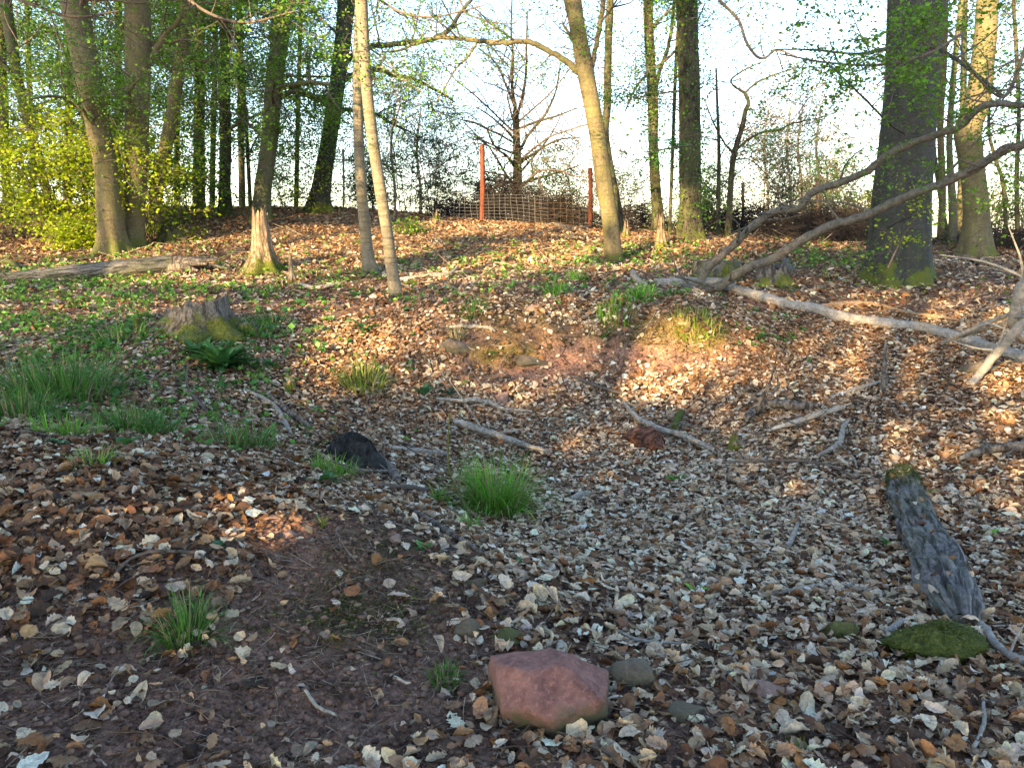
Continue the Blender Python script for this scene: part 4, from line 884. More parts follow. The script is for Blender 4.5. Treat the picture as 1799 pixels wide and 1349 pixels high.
# ------------------------------------------------------------------ trees
def leafcol(base, n, rs, sp=.28):
    return np.clip(np.array(base)[None]*np.exp(rs.normal(0, sp, (n, 1)))*(1+rs.normal(0, .07, (n, 3))), .005, .8)
class Grow:
    def __init__(s, rs, Y=8): s.minr = Y*.00032; s.rs = rs; s.tw = MB(); s.an = []; s.ad = []
    def seg(s, p, d, L, r, lvl, droop=-.02, kids=3, maxl=3, wig=.16):
        rs = s.rs; n = 6 if lvl < 2 else 5; pts = [np.array(p, float)]; dd = np.array(d, float)
        for i in range(n-1):
            dd = dd+rs.normal(0, wig, 3)+np.array([0, 0, droop*(lvl)]); dd /= np.linalg.norm(dd); pts.append(pts[-1]+dd*L/(n-1))
        rad = r*np.linspace(1, .35, n)
        rad = np.maximum(rad, s.minr*np.linspace(1, .6, n)); tube(s.tw, np.array(pts), rad, 5 if r > .012 else 4 if r > .006 else 3, cap=False)
        if lvl >= maxl-1 or L < .5:
            for i in range(1, n): s.an.append(pts[i]); s.ad.append(L/(n-1))
        if lvl < maxl:
            for k in range(kids):
                i = rs.randint(1, n) if k else n-1
                a = pts[i]; q = dd*.75+rs.normal(0, .55, 3)*np.array([1, 1, .45]); q /= np.linalg.norm(q)
                s.seg(a, q, L*rs.uniform(.45, .72), max(rad[i]*.65, .0025), lvl+1, droop, kids, maxl, wig)
        return pts
    def along(s, pp, rad, n, L0, L1, t0=.2, t1=1, up=.2, rr=.4, maxl=3, kids=3, side=None, lvl=1, droop=-.01):
        rs = s.rs; K = len(pp)
        for k in range(n):
            t = t0+(t1-t0)*(k+rs.uniform(0, 1))/n; i = min(K-2, int(t*(K-1)))
            T = pp[i+1]-pp[i]; T /= np.linalg.norm(T)+1e-9
            d = rs.normal(0, 1, 3)
            if side is not None: d = d*.7+np.array(side)
            d = d-T*d.dot(T); d /= np.linalg.norm(d); d = d+T*.5*rs.uniform(.3, 1.2)+np.array([0, 0, up]); d /= np.linalg.norm(d)
            L = rs.uniform(L0, L1); s.seg(pp[i], d, L, min(rad[i]*rr, L*.022), lvl, droop, kids, maxl)
    def foliage(s, n, size, base, spread=.16, tilt=.5, flat=.35, rs=None):
        rs = s.rs; A = np.array(s.an); ix = rs.randint(0, len(A), n)
        p = A[ix]+rs.normal(0, 1, (n, 3))*spread*np.array([1, 1, flat])
        mb = MB(); sz = size*rs.uniform(.6, 1.25, n); quadleaves(mb, p, sz, leafcol(base, n, rs), tilt, rs, aspect=.68); return mb
LM = 2.6; LY = (.36, .46, .02); LG_ = (.13, .26, .025); LB = (.08, .17, .05); BUD = (.14, .16, .06); BR_ = (.20, .12, .05)
def tree(label, trunk, m_, Y=None, name='beech_tree', cat='tree', group=None, lobes=.8, sides=18, H=None, limbs=(), nb=10, bl=(.8, 2.2), t0=.3, leaves_=3000, lsize=.05, lcol=LG_, seed=0, kids=3, maxl=3, spread=.16, side=None, topb=6, twmat=None, rough=.06, up=.2, along_limbs=6, ltilt=.95, fl=.45, jitter=.0, lobh=.35, ivy=0, ivyc=(.12, .25, .035)):
    rs = np.random.RandomState(seed+500)
    px, py, r0 = trunk[0]
    if Y is None: b = at(px, py); Y = b[1]
    else: b = P(px, py, Y); b[2] = hz(b[0], Y)
    root = thing(name, b, label, cat, group)
    s = Y*1.0/FPX
    pts = [P(q[0], q[1], Y+(rs.normal(0, jitter) if i else 0)) for i, q in enumerate(trunk)]; rad = [q[2]*s for q in trunk]
    pts[0] = b-np.array([0, 0, .12])
    nin = len(pts)
    if H:
        d = pts[-1]-pts[-2]; d /= np.linalg.norm(d); last = pts[-1]; L = max(.5, b[2]+H-last[2])
        for k in (1, 2, 3):
            d = d+rs.normal(0, .08, 3)+np.array([0, 0, .12]); d /= np.linalg.norm(d); last = last+d*L/3; pts.append(last.copy()); rad.append(max(rad[-1]*(.78 if k < 3 else .5), .015))
    pp, rr_ = smoothpath(pts, rad, max(40, int(len(pts)*8)))
    big = max(rad) > .04
    mb = MB(); tube(mb, pp, rr_, sides if big else 8, None, rough, seed=seed*3.1, lobes=(lobes, 5, lobh, seed) if lobes else None)
    g_ = Grow(rs, Y)
    LR = .72 if name == 'bare_tree' else 1
    for li, lm in enumerate(limbs):
        lp = [P(q[0], q[1], q[3] if len(q) > 3 else Y) for q in lm]; lr = [q[2]*LR*(q[3] if len(q) > 3 else Y)/FPX for q in lm]
        lpp, lrr = smoothpath(lp, lr, max(12, len(lp)*6)); lpp = lpp+rs.normal(0, 1, lpp.shape)*lrr[:, None]*.15
        lb = MB(); tube(lb, lpp, lrr, 9 if lrr.max() > .02 else 6, None, .1, seed=li); lb.build('limb', m_, root)
        if along_limbs: g_.along(lpp, lrr, along_limbs, bl[0]*.45, bl[1]*.5, .15, 1, up, .5, maxl, kids, None, 1 if maxl > 2 else maxl-1)
        for q_ in lpp[len(lpp)//2:]: g_.an.append(q_); g_.ad.append(.1)
    if nb: g_.along(pp, rr_, nb, bl[0], bl[1], t0, .97, up, .32, maxl, kids, side, 0)
    mb.build('trunk', m_, root)
    if ivy:
        i_ = (rs.uniform(0, 1, ivy)**.9*(len(pp)-4)).astype(int)+2; a = rs.uniform(0, 2*PI, ivy); cl = .35+.65*(n2(i_*.35, a*.7, seed) > -.1)
        o3 = np.stack([np.cos(a), np.sin(a), np.zeros(ivy)], -1)*(rr_[i_]*1.0+rs.uniform(0, 1, ivy)**2*.22)[:, None]; pv = pp[i_]+o3+rs.normal(0, .06, (ivy, 3)); pv = pv[rs.uniform(0, 1, ivy) < cl]
        iv = MB(); quadleaves(iv, pv, rs.uniform(.035, .065, len(pv)), leafcol(ivyc, len(pv), rs), 1.2, rs, aspect=.8); iv.build('ivy', M_FOL, root)
    if g_.tw.n: g_.tw.build('twig_sprays', twmat or M_TWIG, root)
    if leaves_ and g_.an:
        g_.foliage(int(leaves_*LM), lsize, lcol, spread*1.25, ltilt, fl).build('foliage', M_FOL, root)
    return root, g_, pp, rr_
T = tree
# --- left stand
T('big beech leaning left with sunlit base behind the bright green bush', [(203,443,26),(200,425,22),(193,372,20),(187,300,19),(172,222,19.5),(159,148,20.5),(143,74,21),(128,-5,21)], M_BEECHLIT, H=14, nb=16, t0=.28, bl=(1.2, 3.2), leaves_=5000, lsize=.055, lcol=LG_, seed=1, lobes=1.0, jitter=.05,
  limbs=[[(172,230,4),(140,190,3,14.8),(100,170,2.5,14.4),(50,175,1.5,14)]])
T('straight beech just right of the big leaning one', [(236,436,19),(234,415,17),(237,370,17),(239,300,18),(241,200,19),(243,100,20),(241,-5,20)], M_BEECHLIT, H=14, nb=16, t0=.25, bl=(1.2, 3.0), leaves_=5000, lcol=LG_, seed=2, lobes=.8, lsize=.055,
  limbs=[[(262,112,4.5),(280,78,4.5),(298,52,4),(318,30,4),(322,-10,4)], [(224,180,3),(232,152,3,14.6),(246,138,2,14.3)]])
T('slim leaning beech with sunlit foot at the left of the bright bush', [(116,403,8),(100,375,7),(85,345,7),(68,285,7.5),(56,237,7),(31,140,8),(18,60,9),(8,-5,9)], M_BEECH, H=11, nb=14, t0=.25, bl=(.8,2.4), leaves_=3500, lcol=LG_, seed=3,
  limbs=[[(34,155,4),(15,125,3.5),(-5,95,3)]])
T('dark slim tree at the left edge', [(14,372,7),(10,300,7),(6,180,7),(2,60,7),(0,-5,7)], M_DARK, Y=20, H=12, nb=14, t0=.2, leaves_=9000, lcol=LG_, seed=4, lsize=.06, spread=.25)
T('leaning slim tree with a sunlit yellow stem behind the straight beech', [(268,372,11),(275,330,11),(291,262,10.5),(311,141,10),(328,55,10),(342,-5,10)], M_BEECHLIT, Y=18.0, H=12, nb=14, t0=.3, leaves_=9000, lcol=LG_, seed=5, lsize=.06)
T('dark upright trunk left of the middle of the left stand', [(348,366,10),(350,250,9),(351,100,8),(352,-5,8)], M_DARK, Y=21.5, H=12, nb=14, t0=.2, leaves_=8000, lcol=LG_, ivy=3000, seed=6, lsize=.065, spread=.25)
T('dark ivy green trunk standing on the crest right of the leaning slim tree', [(394,363,12),(395,330,9.5),(396,259,9.5),(395,148,9),(396,60,9),(397,-5,8.5)], M_DARK, Y=20.5, H=12, nb=16, t0=.15, leaves_=9000, lcol=LB, ivy=5000, seed=7, lsize=.06, spread=.22)
T('ivy covered leaning trunk directly behind the tall broken snag', [(457,372,17),(462,335,14),(472,259,14),(482,148,14),(493,55,14.5),(501,-5,14)], M_BEECH, Y=19.5, H=13, nb=18, t0=.12, leaves_=11000, lcol=LG_, ivy=9000, seed=8, lsize=.055, spread=.2,
  limbs=[[(482,160,5),(500,152,5,19),(520,148,4.5,18.6),(545,145,4,18.3),(580,149,3,18)], [(488,170,4),(520,160,4),(556,172,4),(590,200,3)]])
T('dark beech with flared foot on the crest left of the two young stems', [(560,363,24),(562,350,17),(570,296,14),(582,222,13),(593,148,12.5),(600,92,13),(609,-5,14)], M_SHADEBEECH, Y=21, H=13, nb=12, t0=.3, leaves_=6000, lcol=LG_, ivy=4500, seed=9, lsize=.055, bl=(1,3),
  limbs=[[(596,112,5),(625,95,5.5),(648,82,5),(680,80,4.5),(711,76,4.5),(750,71,4),(785,56,4),(808,25,3),(832,-5,2.5)],
         [(592,150,5),(622,130,4.5),(655,121,4),(690,132,3.5),(730,141,3),(774,163,2),(800,180,1.2)],
         [(590,190,4),(625,196,3.5),(659,200,3),(690,218,2.5),(722,233,1.5)],
         [(588,165,5),(560,175,5),(530,160,4),(505,150,3)]], along_limbs=9)
# fillers of the dense left stand
for k, (px, pyb, r, Y, dx) in enumerate([(60,365,5,23,-14),(118,365,7,24,6),(150,366,4,22,-5),(205,366,6,25,4),(310,366,5,24,3),(425,366,6,24.5,-4),(372,366,5,23,8),(520,366,4,24,8),(440,366,3.5,22.5,-20)]):
    T(['thin dark stem at the far left of the stand', 'dim trunk between leaning beech and left edge', 'thin stem just behind the leaning beech', 'dim trunk hidden between the two left beeches', 'thin stem left of the dark upright trunk',
       'grey trunk between ivy green trunk and ivy covered one', 'thin stem just left of the ivy green trunk', 'thin stem on the crest left of the flared dark beech', 'thin leaning stem right of the ivy green trunk'][k],
      [(px, pyb, r), (px+dx*.3, 250, r*.9), (px+dx*.7, 120, r*.85), (px+dx, -5, r*.8)], M_DARK, Y=Y, name='forest_tree', H=11, nb=15, t0=.15, leaves_=8000 if px < 400 else 3500, lcol=LG_ if k % 2 else LB, lsize=.075, spread=.35, seed=40+k, lobes=.2, group='dim trees in the left stand', sides=10)
# --- middle
T('young beech stem with surface roots, left one of the close pair', [(652,480,17),(649,466,11.5),(646,445,10.5),(640,390,9.5),(635,333,9),(630,241,8.5),(628,167,8.2),(630,74,8.5),(633,-5,8)], M_YOUNG, H=9, nb=5, t0=.55, leaves_=900, lcol=LG_, seed=10, lobes=.9, lobh=.12, lsize=.045, sides=24, bl=(.5,1.6),
  limbs=[[(650,478,6,12.5),(630,482,4,12.3),(610,486,2.5,12.1)], [(656,477,6,12.4),(668,484,4,12.2),(678,490,2,12.1)], [(646,479,5,12.4),(634,488,3,12.1),(628,492,2,12)]], along_limbs=0)
T('slim pale young beech, right one of the close pair', [(699,524,15),(694,508,12),(689,478,10.5),(680,408,10),(668,333,10),(654,241,9.5),(644,148,9.5),(639,74,9.5),(635,-5,9.5)], M_YOUNG, H=9, nb=5, t0=.6, leaves_=900, lcol=LG_, seed=11, lobes=.25, lobh=.15, lsize=.045, sides=24, bl=(.5,1.5),
  limbs=[[(645,160,2),(665,120,1.8,10.6),(700,135,1.4,10.4),(745,165,1,10.2)], [(640,80,2),(670,100,1.6,10.7),(720,150,1.2,10.5)]], along_limbs=4)
T('leaning beech with a long limb arching left over the sky', [(1079,460,16),(1077,440,14.5),(1072,389,13.5),(1060,315,14),(1050,241,13.5),(1041,190,14),(1033,148,14),(1026,110,14.5),(1019,74,13),(1011,30,13),(1005,-8,15)], M_BEECHLIT, H=11, nb=6, t0=.5, leaves_=1800, lcol=LG_, seed=12, lobes=.2, sides=26, bl=(.7,2.2), lsize=.045,
  limbs=[[(1024,135,6),(1011,122,5.5),(990,105,5),(970,93,4.6),(926,74,4.5),(874,76,4.2),(840,72,4),(807,68,3.6),(767,67,3.2),(735,76,2.8),(700,89,2),(670,92,1.2)],
         [(840,73,2.2),(822,100,2),(800,122,1.6),(780,158,1.2),(762,185,.8)], [(1032,150,5),(1045,90,4),(1056,30,4),(1062,-10,4)], [(1030,128,3),(1010,80,2.5),(988,40,2)]], along_limbs=7)
T('dark thin trunk directly behind the arching leaning beech', [(1090,405,7),(1085,370,7),(1076,315,6.5),(1063,237,6.5),(1067,185,6.5),(1068,111,6.5),(1072,-5,6)], M_DARK, Y=17.5, H=11, nb=7, t0=.4, leaves_=1300, lcol=LG_, seed=13, lsize=.05)
T('bare many limbed tree in the middle behind the fence', [(908,352,8),(909,325,8),(909,290,7.5),(908,260,6.5),(907,225,6),(906,195,5)], M_DARK, Y=23.5, name='bare_tree', nb=10, t0=.3, leaves_=1500, lcol=BUD, seed=14, lobes=.3, lsize=.04, bl=(1.6,3.4), along_limbs=10, spread=.2,
  limbs=[[(906,200,4.5),(900,150,3.6),(901,100,3),(898,50,2),(900,-5,1.5)], [(908,205,4),(918,170,3.5),(924,130,3),(925,80,2.4),(926,20,1.6)], [(905,190,3),(885,140,2.4),(870,110,2),(840,85,1.4)],
         [(908,275,4),(930,235,3.6),(955,205,3),(975,165,2.4),(985,110,1.6)], [(908,228,3.2),(940,215,3),(975,205,2.5),(1015,190,1.6)], [(908,250,3.2),(888,228,2.6),(862,205,2),(840,190,1.2)],
         [(909,300,4),(890,275,3),(868,255,2.4),(855,225,2)], [(910,290,4),(945,265,3.2),(985,245,2.4),(1020,242,1.4)], [(912,325,4),(940,315,3.4),(975,305,2.6),(1020,290,1.6)], [(908,320,3.4),(880,320,2.6),(850,315,2)]])
T('dark branching trunk between leaning beech and ivy clad trunk', [(1158,398,11),(1156,380,9.5),(1152,333,9),(1148,259,8),(1147,185,9),(1143,111,8),(1139,-5,8)], M_DARK, Y=18, H=11, nb=12, t0=.3, leaves_=2200, lcol=LG_, ivy=3500, seed=15, lsize=.055,
  limbs=[[(1147,190,4),(1158,130,3),(1175,80,3),(1185,-5,2.5)], [(1144,125,2.5),(1120,150,2,17.5),(1098,195,1.2,17)]])
T('thick ivy clad trunk with mossy foot right of the middle', [(1212,436,24),(1211,420,20),(1212,370,18.5),(1212,280,18),(1211,150,17.5),(1208,60,17),(1206,-5,17)], M_DARK, Y=15.6, H=13, nb=14, t0=.2, leaves_=9000, lcol=(.09,.2,.04), ivy=9000, seed=16, lsize=.05, bl=(.4,1.6), spread=.15, side=(-.1,-.8,0))
T('very thin stem between the dark trunk and the ivy clad one', [(1177,400,3),(1178,363,3),(1182,259,3),(1186,148,3),(1190,60,2.5),(1195,-5,2)], M_DARK, Y=17, H=8, nb=9, t0=.2, leaves_=900, lcol=LG_, seed=17, lobes=0)
T('small crooked bare tree on the crest right of the ivy clad trunk', [(1278,412,6),(1281,380,5.2),(1284,320,5),(1288,280,5),(1292,262,4.5),(1304,222,4.2),(1310,195,3.6),(1315,180,3),(1308,163,2.8)], M_DARK, Y=16.5, name='bare_tree', nb=3, t0=.5, leaves_=500, lcol=BUD, seed=18, lobes=.2, lsize=.035, bl=(.4,1.1), along_limbs=7, spread=.1,
  limbs=[[(1308,164,2.6),(1290,152,2.2),(1284,142,2),(1300,128,2),(1325,115,1.6),(1350,105,1)], [(1308,164,2.6),(1330,145,2.4),(1348,137,2.2),(1380,125,1.8),(1408,119,1.4),(1441,119,1)],
         [(1290,268,3.6),(1315,245,3),(1341,232,2.8),(1367,229,2.6),(1385,220,2),(1408,214,1.8),(1450,204,1.2),(1482,193,.8)], [(1289,270,3),(1270,248,2.2),(1252,212,1.8),(1237,174,1.2)], [(1286,282,2),(1315,280,1.6),(1345,305,1.2),(1370,330,.8)]])
T('slender stem beside the crooked bare tree', [(1262,412,4),(1262,340,3.6),(1263,260,3),(1260,180,2.2),(1258,120,1.5)], M_DARK, Y=17, nb=9, t0=.2, leaves_=900, lcol=LB, seed=19, lobes=0)
# --- right
T('huge dark beech trunk with mossy flared foot on the right', [(1575,498,58),(1577,478,53),(1579,440,50),(1580,408,48),(1584,333,46),(1594,241,43.5),(1602,148,42),(1607,60,42),(1611,-10,43)], M_SHADEBEECH, Y=11.7, H=12, nb=3, t0=.72, leaves_=1500, lcol=LG_, seed=20, lobes=.45, lobh=.22, sides=48, bl=(1.2,2.6), lsize=.05, rough=.05,
  limbs=[[(1590,235,2.2,11.2),(1560,215,2,10.4),(1500,155,1.6,9.6),(1440,100,1.2,9)], [(1600,60,3,11.3),(1560,85,2.6,10.5),(1500,95,2,9.8),(1430,88,1.6,9.2),(1363,87,1,8.8)],
         [(1612,90,3,11.2),(1640,85,3,10.6),(1680,105,3,10),(1720,135,3,9.6),(1760,168,2.5,9.2)], [(1560,400,1.5,11),(1590,385,1.4,10.4),(1625,375,1,10)]], along_limbs=6)
# leaf sprays hanging in front of the big beech
rs_ = np.random.RandomState(8)
def spray(label, path, n, size, col, seed, subs=9, L=(.3, .8)):
    rs = np.random.RandomState(seed); pts = [P(*q[:2], q[3]) for q in path]; rad = [q[2]*q[3]/FPX for q in path]
    root = thing('leafy_branch', pts[0], label, 'branch', 'leafy branches hanging in from the trees above')
    pp, r_ = smoothpath(pts, rad, 30); mb = MB(); tube(mb, pp, r_, 7, None, .1); mb.build('stem', M_TWIG, root)
    g_ = Grow(rs); g_.along(pp, r_, subs, L[0], L[1], .15, 1, -.02, .6, 3, 3, None, 1)
    g_.tw.build('twig_sprays', M_TWIG, root); g_.foliage(int(n*1.4), size, col, .05, .8, .4).build('foliage', M_FOL, root)
spray('leafy beech branch hanging in front of the huge dark trunk', [(1690, 60, 2.5, 8.4), (1640, 90, 2.2, 8), (1590, 110, 1.8, 7.7), (1540, 150, 1.2, 7.5)], 900, .05, LG_, 1, 9, (.3, .7))
spray('thin leafy branch reaching left across the white sky from the huge trunk', [(1620, 100, 2.5, 9), (1540, 115, 2, 8.7), (1450, 110, 1.6, 8.4), (1370, 95, 1, 8.2)], 900, .042, LG_, 2, 12, (.3, .8))
spray('leafy branch drooping at the right edge', [(1810, 60, 3, 9), (1770, 165, 3, 8.8), (1740, 160, 2, 8.6), (1690, 100, 1.6, 8.5)], 700, .045, LG_, 3, 10, (.4, .9))
spray('low leafy twig in front of the foot of the huge trunk', [(1560, 470, 1.5, 9.3), (1590, 410, 1.3, 9.2), (1620, 370, 1.2, 9.1), (1650, 345, .8, 9)], 130, .045, LY, 4, 5, (.15, .4))
spray('leafy branch at the upper right edge above the rising limbs', [(1830, 190, 2.5, 8.5), (1790, 215, 2, 8.3), (1740, 235, 1.4, 8.1), (1700, 260, 1, 8)], 600, .045, LG_, 5, 10, (.3, .8))
spray('bare crooked branch hanging into the white sky right of the ivy clad trunk', [(1255, -10, 2.2, 13), (1270, 7, 2.2, 12.9), (1298, 37, 2.4, 12.8), (1311, 74, 2.4, 12.7), (1330, 100, 2.2, 12.6), (1345, 102, 2, 12.5), (1363, 88, 1.8, 12.4), (1400, 100, 1.2, 12.3)], 160, .04, LG_, 6, 7, (.3, .8))
spray('leafy twig reaching right from the ivy clad trunk', [(1215, 255, 2, 14.9), (1170, 262, 1.6, 14.6), (1130, 268, 1, 14.4)], 450, .05, (.08,.24,.04), 7, 7, (.2, .5))
spray('leafy branch coming down from the top left corner', [(-20, -20, 3, 9.5), (60, 10, 2.5, 9.3), (130, 30, 2, 9.2), (210, 20, 1.2, 9)], 800, .05, LG_, 9, 14, (.5, 1.2))
spray('leafy branch hanging over the dark trunks at the top of the left stand', [(300, -30, 3, 11), (360, 20, 2.5, 10.8), (430, 40, 2, 10.6), (520, 20, 1.2, 10.4)], 1200, .05, LG_, 10, 14, (.5, 1.2))
spray('thin spring branch at the top of the sky between pair and arching limb', [(640, -20, 2.5, 11), (700, 20, 2, 10.8), (760, 30, 1.6, 10.6), (850, 10, 1, 10.4)], 900, .04, LG_, 11, 14, (.4, 1.0))
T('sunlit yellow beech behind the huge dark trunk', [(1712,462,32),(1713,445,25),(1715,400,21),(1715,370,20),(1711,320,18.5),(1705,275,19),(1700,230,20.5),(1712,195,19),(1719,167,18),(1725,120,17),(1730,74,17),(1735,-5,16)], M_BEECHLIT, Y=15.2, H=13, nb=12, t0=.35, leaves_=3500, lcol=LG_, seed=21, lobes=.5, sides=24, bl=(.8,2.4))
for k, (label, path, Y, m_) in enumerate([
  ('reddish lit slim trunk right beside the huge dark trunk', [(1652,430,6),(1656,333,5.5),(1652,222,5),(1658,111,5),(1660,-5,5)], 17.5, M_BEECHLIT),
  ('grey slim trunk between huge trunk and yellow beech', [(1674,425,8),(1674,370,6.5),(1668,260,5),(1674,148,4.5),(1690,-5,4)], 17, M_BEECH),
  ('thin leaning stem behind the grey slim trunk', [(1668,425,4),(1650,330,4),(1640,250,3.5),(1648,120,3),(1650,-5,3)], 19, M_DARK),
  ('thin dark stem right of the yellow beech', [(1774,405,3.2),(1762,320,3),(1748,278,2.8),(1737,222,2.5),(1745,100,2),(1750,-5,2)], 18, M_DARK),
  ('dark thin stem near the right edge', [(1792,425,4),(1786,320,3.6),(1790,200,3.2),(1785,80,3),(1780,-5,2.6)], 17, M_DARK),
  ('bright straight trunk far behind the yellow beech', [(1688,425,8),(1688,380,7),(1690,300,6),(1692,200,5),(1694,60,4.5),(1695,-5,4)], 22, M_BEECHLIT),
  ('slim stem at the very right edge', [(1812,430,6),(1810,320,5.6),(1806,200,5),(1808,80,5),(1812,-5,5)], 15, M_DARK)]):
    T(label, path, m_, Y=Y, name='forest_tree', H=10, nb=12, t0=.15, leaves_=1800, lcol=LG_ if k % 2 else LB, seed=60+k, lobes=.25, lsize=.05, sides=12, spread=.22, group='slim trees right of the huge trunk')
# --- bright bush in front of the left beeches and other shrubs
def bush(label, px, py, nst, H, R, nleaf, size, col, seed, Y=None, name='leafy_bush', grp=None, m_=None, spread=.10, kids=3, cat='bush', rad=.014, maxl=3):
    rs = np.random.RandomState(seed+900); b = at(px, py) if Y is None else P(px, py, Y); b[2] = hz(b[0], b[1]); root = thing(name, b, label, cat, grp); g_ = Grow(rs, b[1]); mb = MB()
    for k in range(nst):
        a = rs.uniform(0, 2*PI); o3 = np.array([math.cos(a), math.sin(a), 0])*rs.uniform(0, .25*R); L = H*rs.uniform(.55, 1.05); out = np.array([math.cos(a), math.sin(a), 0])*R*rs.uniform(.2, 1)
        s0 = b+o3; s0[2] = hz(s0[0], s0[1])-.05
        pp, r_ = smoothpath([s0, s0+out*.3+np.array([0, 0, L*.45]), s0+out+np.array([0, 0, L])], [rad, rad*.7, rad*.25], 12); tube(mb, pp, r_, 5)
        g_.along(pp, r_, 7 if maxl > 2 else 5, H*.12, H*.34, .12, 1, .05, .6, maxl, kids, None, 1 if maxl > 2 else maxl-1)
    mb.build('stem', m_ or M_TWIG, root); g_.tw.build('twig_sprays', m_ or M_TWIG, root); g_.foliage(int(nleaf*1.15), size*1.25, col, spread*1.3, .9, .6).build('foliage', M_FOL, root); return root
bush('tall bright yellow green bush in front of the leaning beech', 115, 425, 13, 3.3, 1.5, 8000, .065, LY, 1)
bush('bright yellow green bush between and right of the two left beeches', 262, 428, 9, 2.9, 1.1, 4200, .06, LY, 2)
bush('low sunlit bush at the left foot of the leaning beech', 140, 440, 10, .75, .6, 2600, .05, LY, 3)
bush('tall loose bush at the left edge', 20, 415, 9, 3.4, 1.4, 3000, .065, (.16,.27,.035), 4)
bush('leafy sapling behind the two left beeches', 190, 380, 8, 4.0, 1.6, 7000, .07, LG_, 5, Y=18.5)
bush('leafy sapling between ivy green trunk and snag', 330, 375, 7, 2.6, 1.3, 3500, .065, LG_, 6, Y=19.5)
bush('yellow leafed sapling beside the flared dark beech', 545, 368, 5, 1.9, .6, 900, .06, LY, 7, Y=20.8)
bush('small bright bush at the foot of the fence on the mound', 725, 412, 6, .35, .35, 500, .05, LG_, 8)
SH = [(500,372,23.5,1.7,LG_), (620,372,24,2.2,BUD), (715,375,23,3.4,LB), (760,380,22.5,3.0,(.14,.24,.05)), (800,384,22.5,2.3,LB), (860,386,24,1.8,LG_), (960,390,23,2.0,LB), (1010,395,24,2.6,BUD),
      (1100,402,22,2.2,BUD), (1250,405,22,2.4,LB), (1340,408,22,2.6,BUD), (1390,410,23,3.4,BUD), (1420,412,22,2.4,LB), (1470,412,21,1.8,LB), (1230,408,20,1.4,LG_), (1515,420,22,1.3,(.25,.27,.04)), (1745,430,20,1.8,(.24,.26,.04)), (1790,440,19,2.2,LB), (660,372,23,1.6,LB)]
for k, (px, py, Y, H, c) in enumerate(SH):
    where = ['right of the snag', 'behind the close pair of stems', 'left of the tall rusty post', 'close to the tall rusty post', 'just behind the tall rusty post', 'left of the bare tree', 'right of the bare tree', 'left of the short rusty post', 'right of the arching beech', 'behind the crooked tree',
             'right of the crooked tree', 'far behind the rising limbs', 'beside the second old post', 'left of the huge trunk', 'right of the ivy clad foot', 'just left of the huge trunk', 'right of the yellow beech foot', 'at the right edge', 'between the close pair and the mound'][k]
    bush('thin spring shrub on the crest '+where, px, py, 8, H*1.15, H*.36, 1500, .055, c, 20+k, Y=Y, grp='thin spring shrubs beyond the crest', name='shrub', spread=.09, rad=.010, m_=M_TWIG, kids=3)
# pale birches far behind
for k, (px, H) in enumerate([(1345, 5.2), (1385, 5.6), (1405, 5.0), (1437, 4.6), (690, 4.6), (735, 5.4)]):
    T('pale thin birch far behind the crest '+['left of the group of four', 'tallest of the group of four', 'right of the tallest in the group', 'rightmost of the group of four', 'behind the slim pale beech', 'above the thin shrubs'][k], [(px,415,3.2),(px+4,340,2.6),(px-3,260,2),(px+5,190,1.2)], M_PALE, Y=30, name='birch_tree', H=None, nb=22, t0=.1, bl=(.8,2.2), leaves_=500, lcol=BR_, lsize=.04, seed=80+k, lobes=0, twmat=M_PALE, up=.8, group='pale birches far behind')
# brushwood heaps
def heap(label, px, py, Y, wx, wy, h, n, seed, cols=None, name='brushwood'):
    rs = np.random.RandomState(seed); b = P(px, py, Y); b[2] = hz(b[0], Y); mb = MB()
    for k in range(n):
        x = rs.normal(0, .45); y = rs.normal(0, .45); c = b+np.array([x*wx, y*wy, 0]); c[2] = hz(c[0], c[1])+h*rs.uniform(0, 1)*math.exp(-x*x*1.2-y*y)
        d = rs.normal(0, 1, 3)*np.array([1, .6, .32]); d /= np.linalg.norm(d); L = rs.uniform(.3, 1.1); r = rs.uniform(.003, .010)
        m2 = c+rs.normal(0, .06, 3)*L
        pp, r_ = smoothpath([c-d*L*.5, m2, c+d*L*.5+np.array([0, 0, rs.uniform(-.1, .2)])], [r, r*.8, r*.3], 5); tube(mb, pp, r_, 3, cap=False)
    o = mb.build(name, M_BRUSH, loc=b); tag(o, label, 'brushwood', kind='stuff')
heap('big dark heap of brushwood behind the wire mesh', 895, 385, 21.6, 1.5, .9, 1.3, 2000, 1)
heap('reddish brushwood heap between the two rusty posts', 985, 395, 21, 1.2, .7, .9, 1200, 2)
heap('brushwood heap behind the leaning beech', 1120, 402, 19.5, 1.1, .7, .7, 700, 3)
heap('long dark brushwood bank right of the ivy clad trunk', 1340, 415, 18.2, 2.6, .9, .65, 1800, 4)
heap('dark brushwood left of the huge trunk', 1480, 425, 17, 1.4, .9, .8, 1400, 5)
heap('brushwood behind the tall rusty post', 800, 386, 21.8, 1.0, .5, .55, 400, 6)
heap('dark brushwood at the far left crest', 60, 372, 21, 1.6, .6, .45, 500, 7)
heap('brushwood at the right edge below the slim trees', 1760, 440, 17, 1.5, .9, .5, 600, 8)

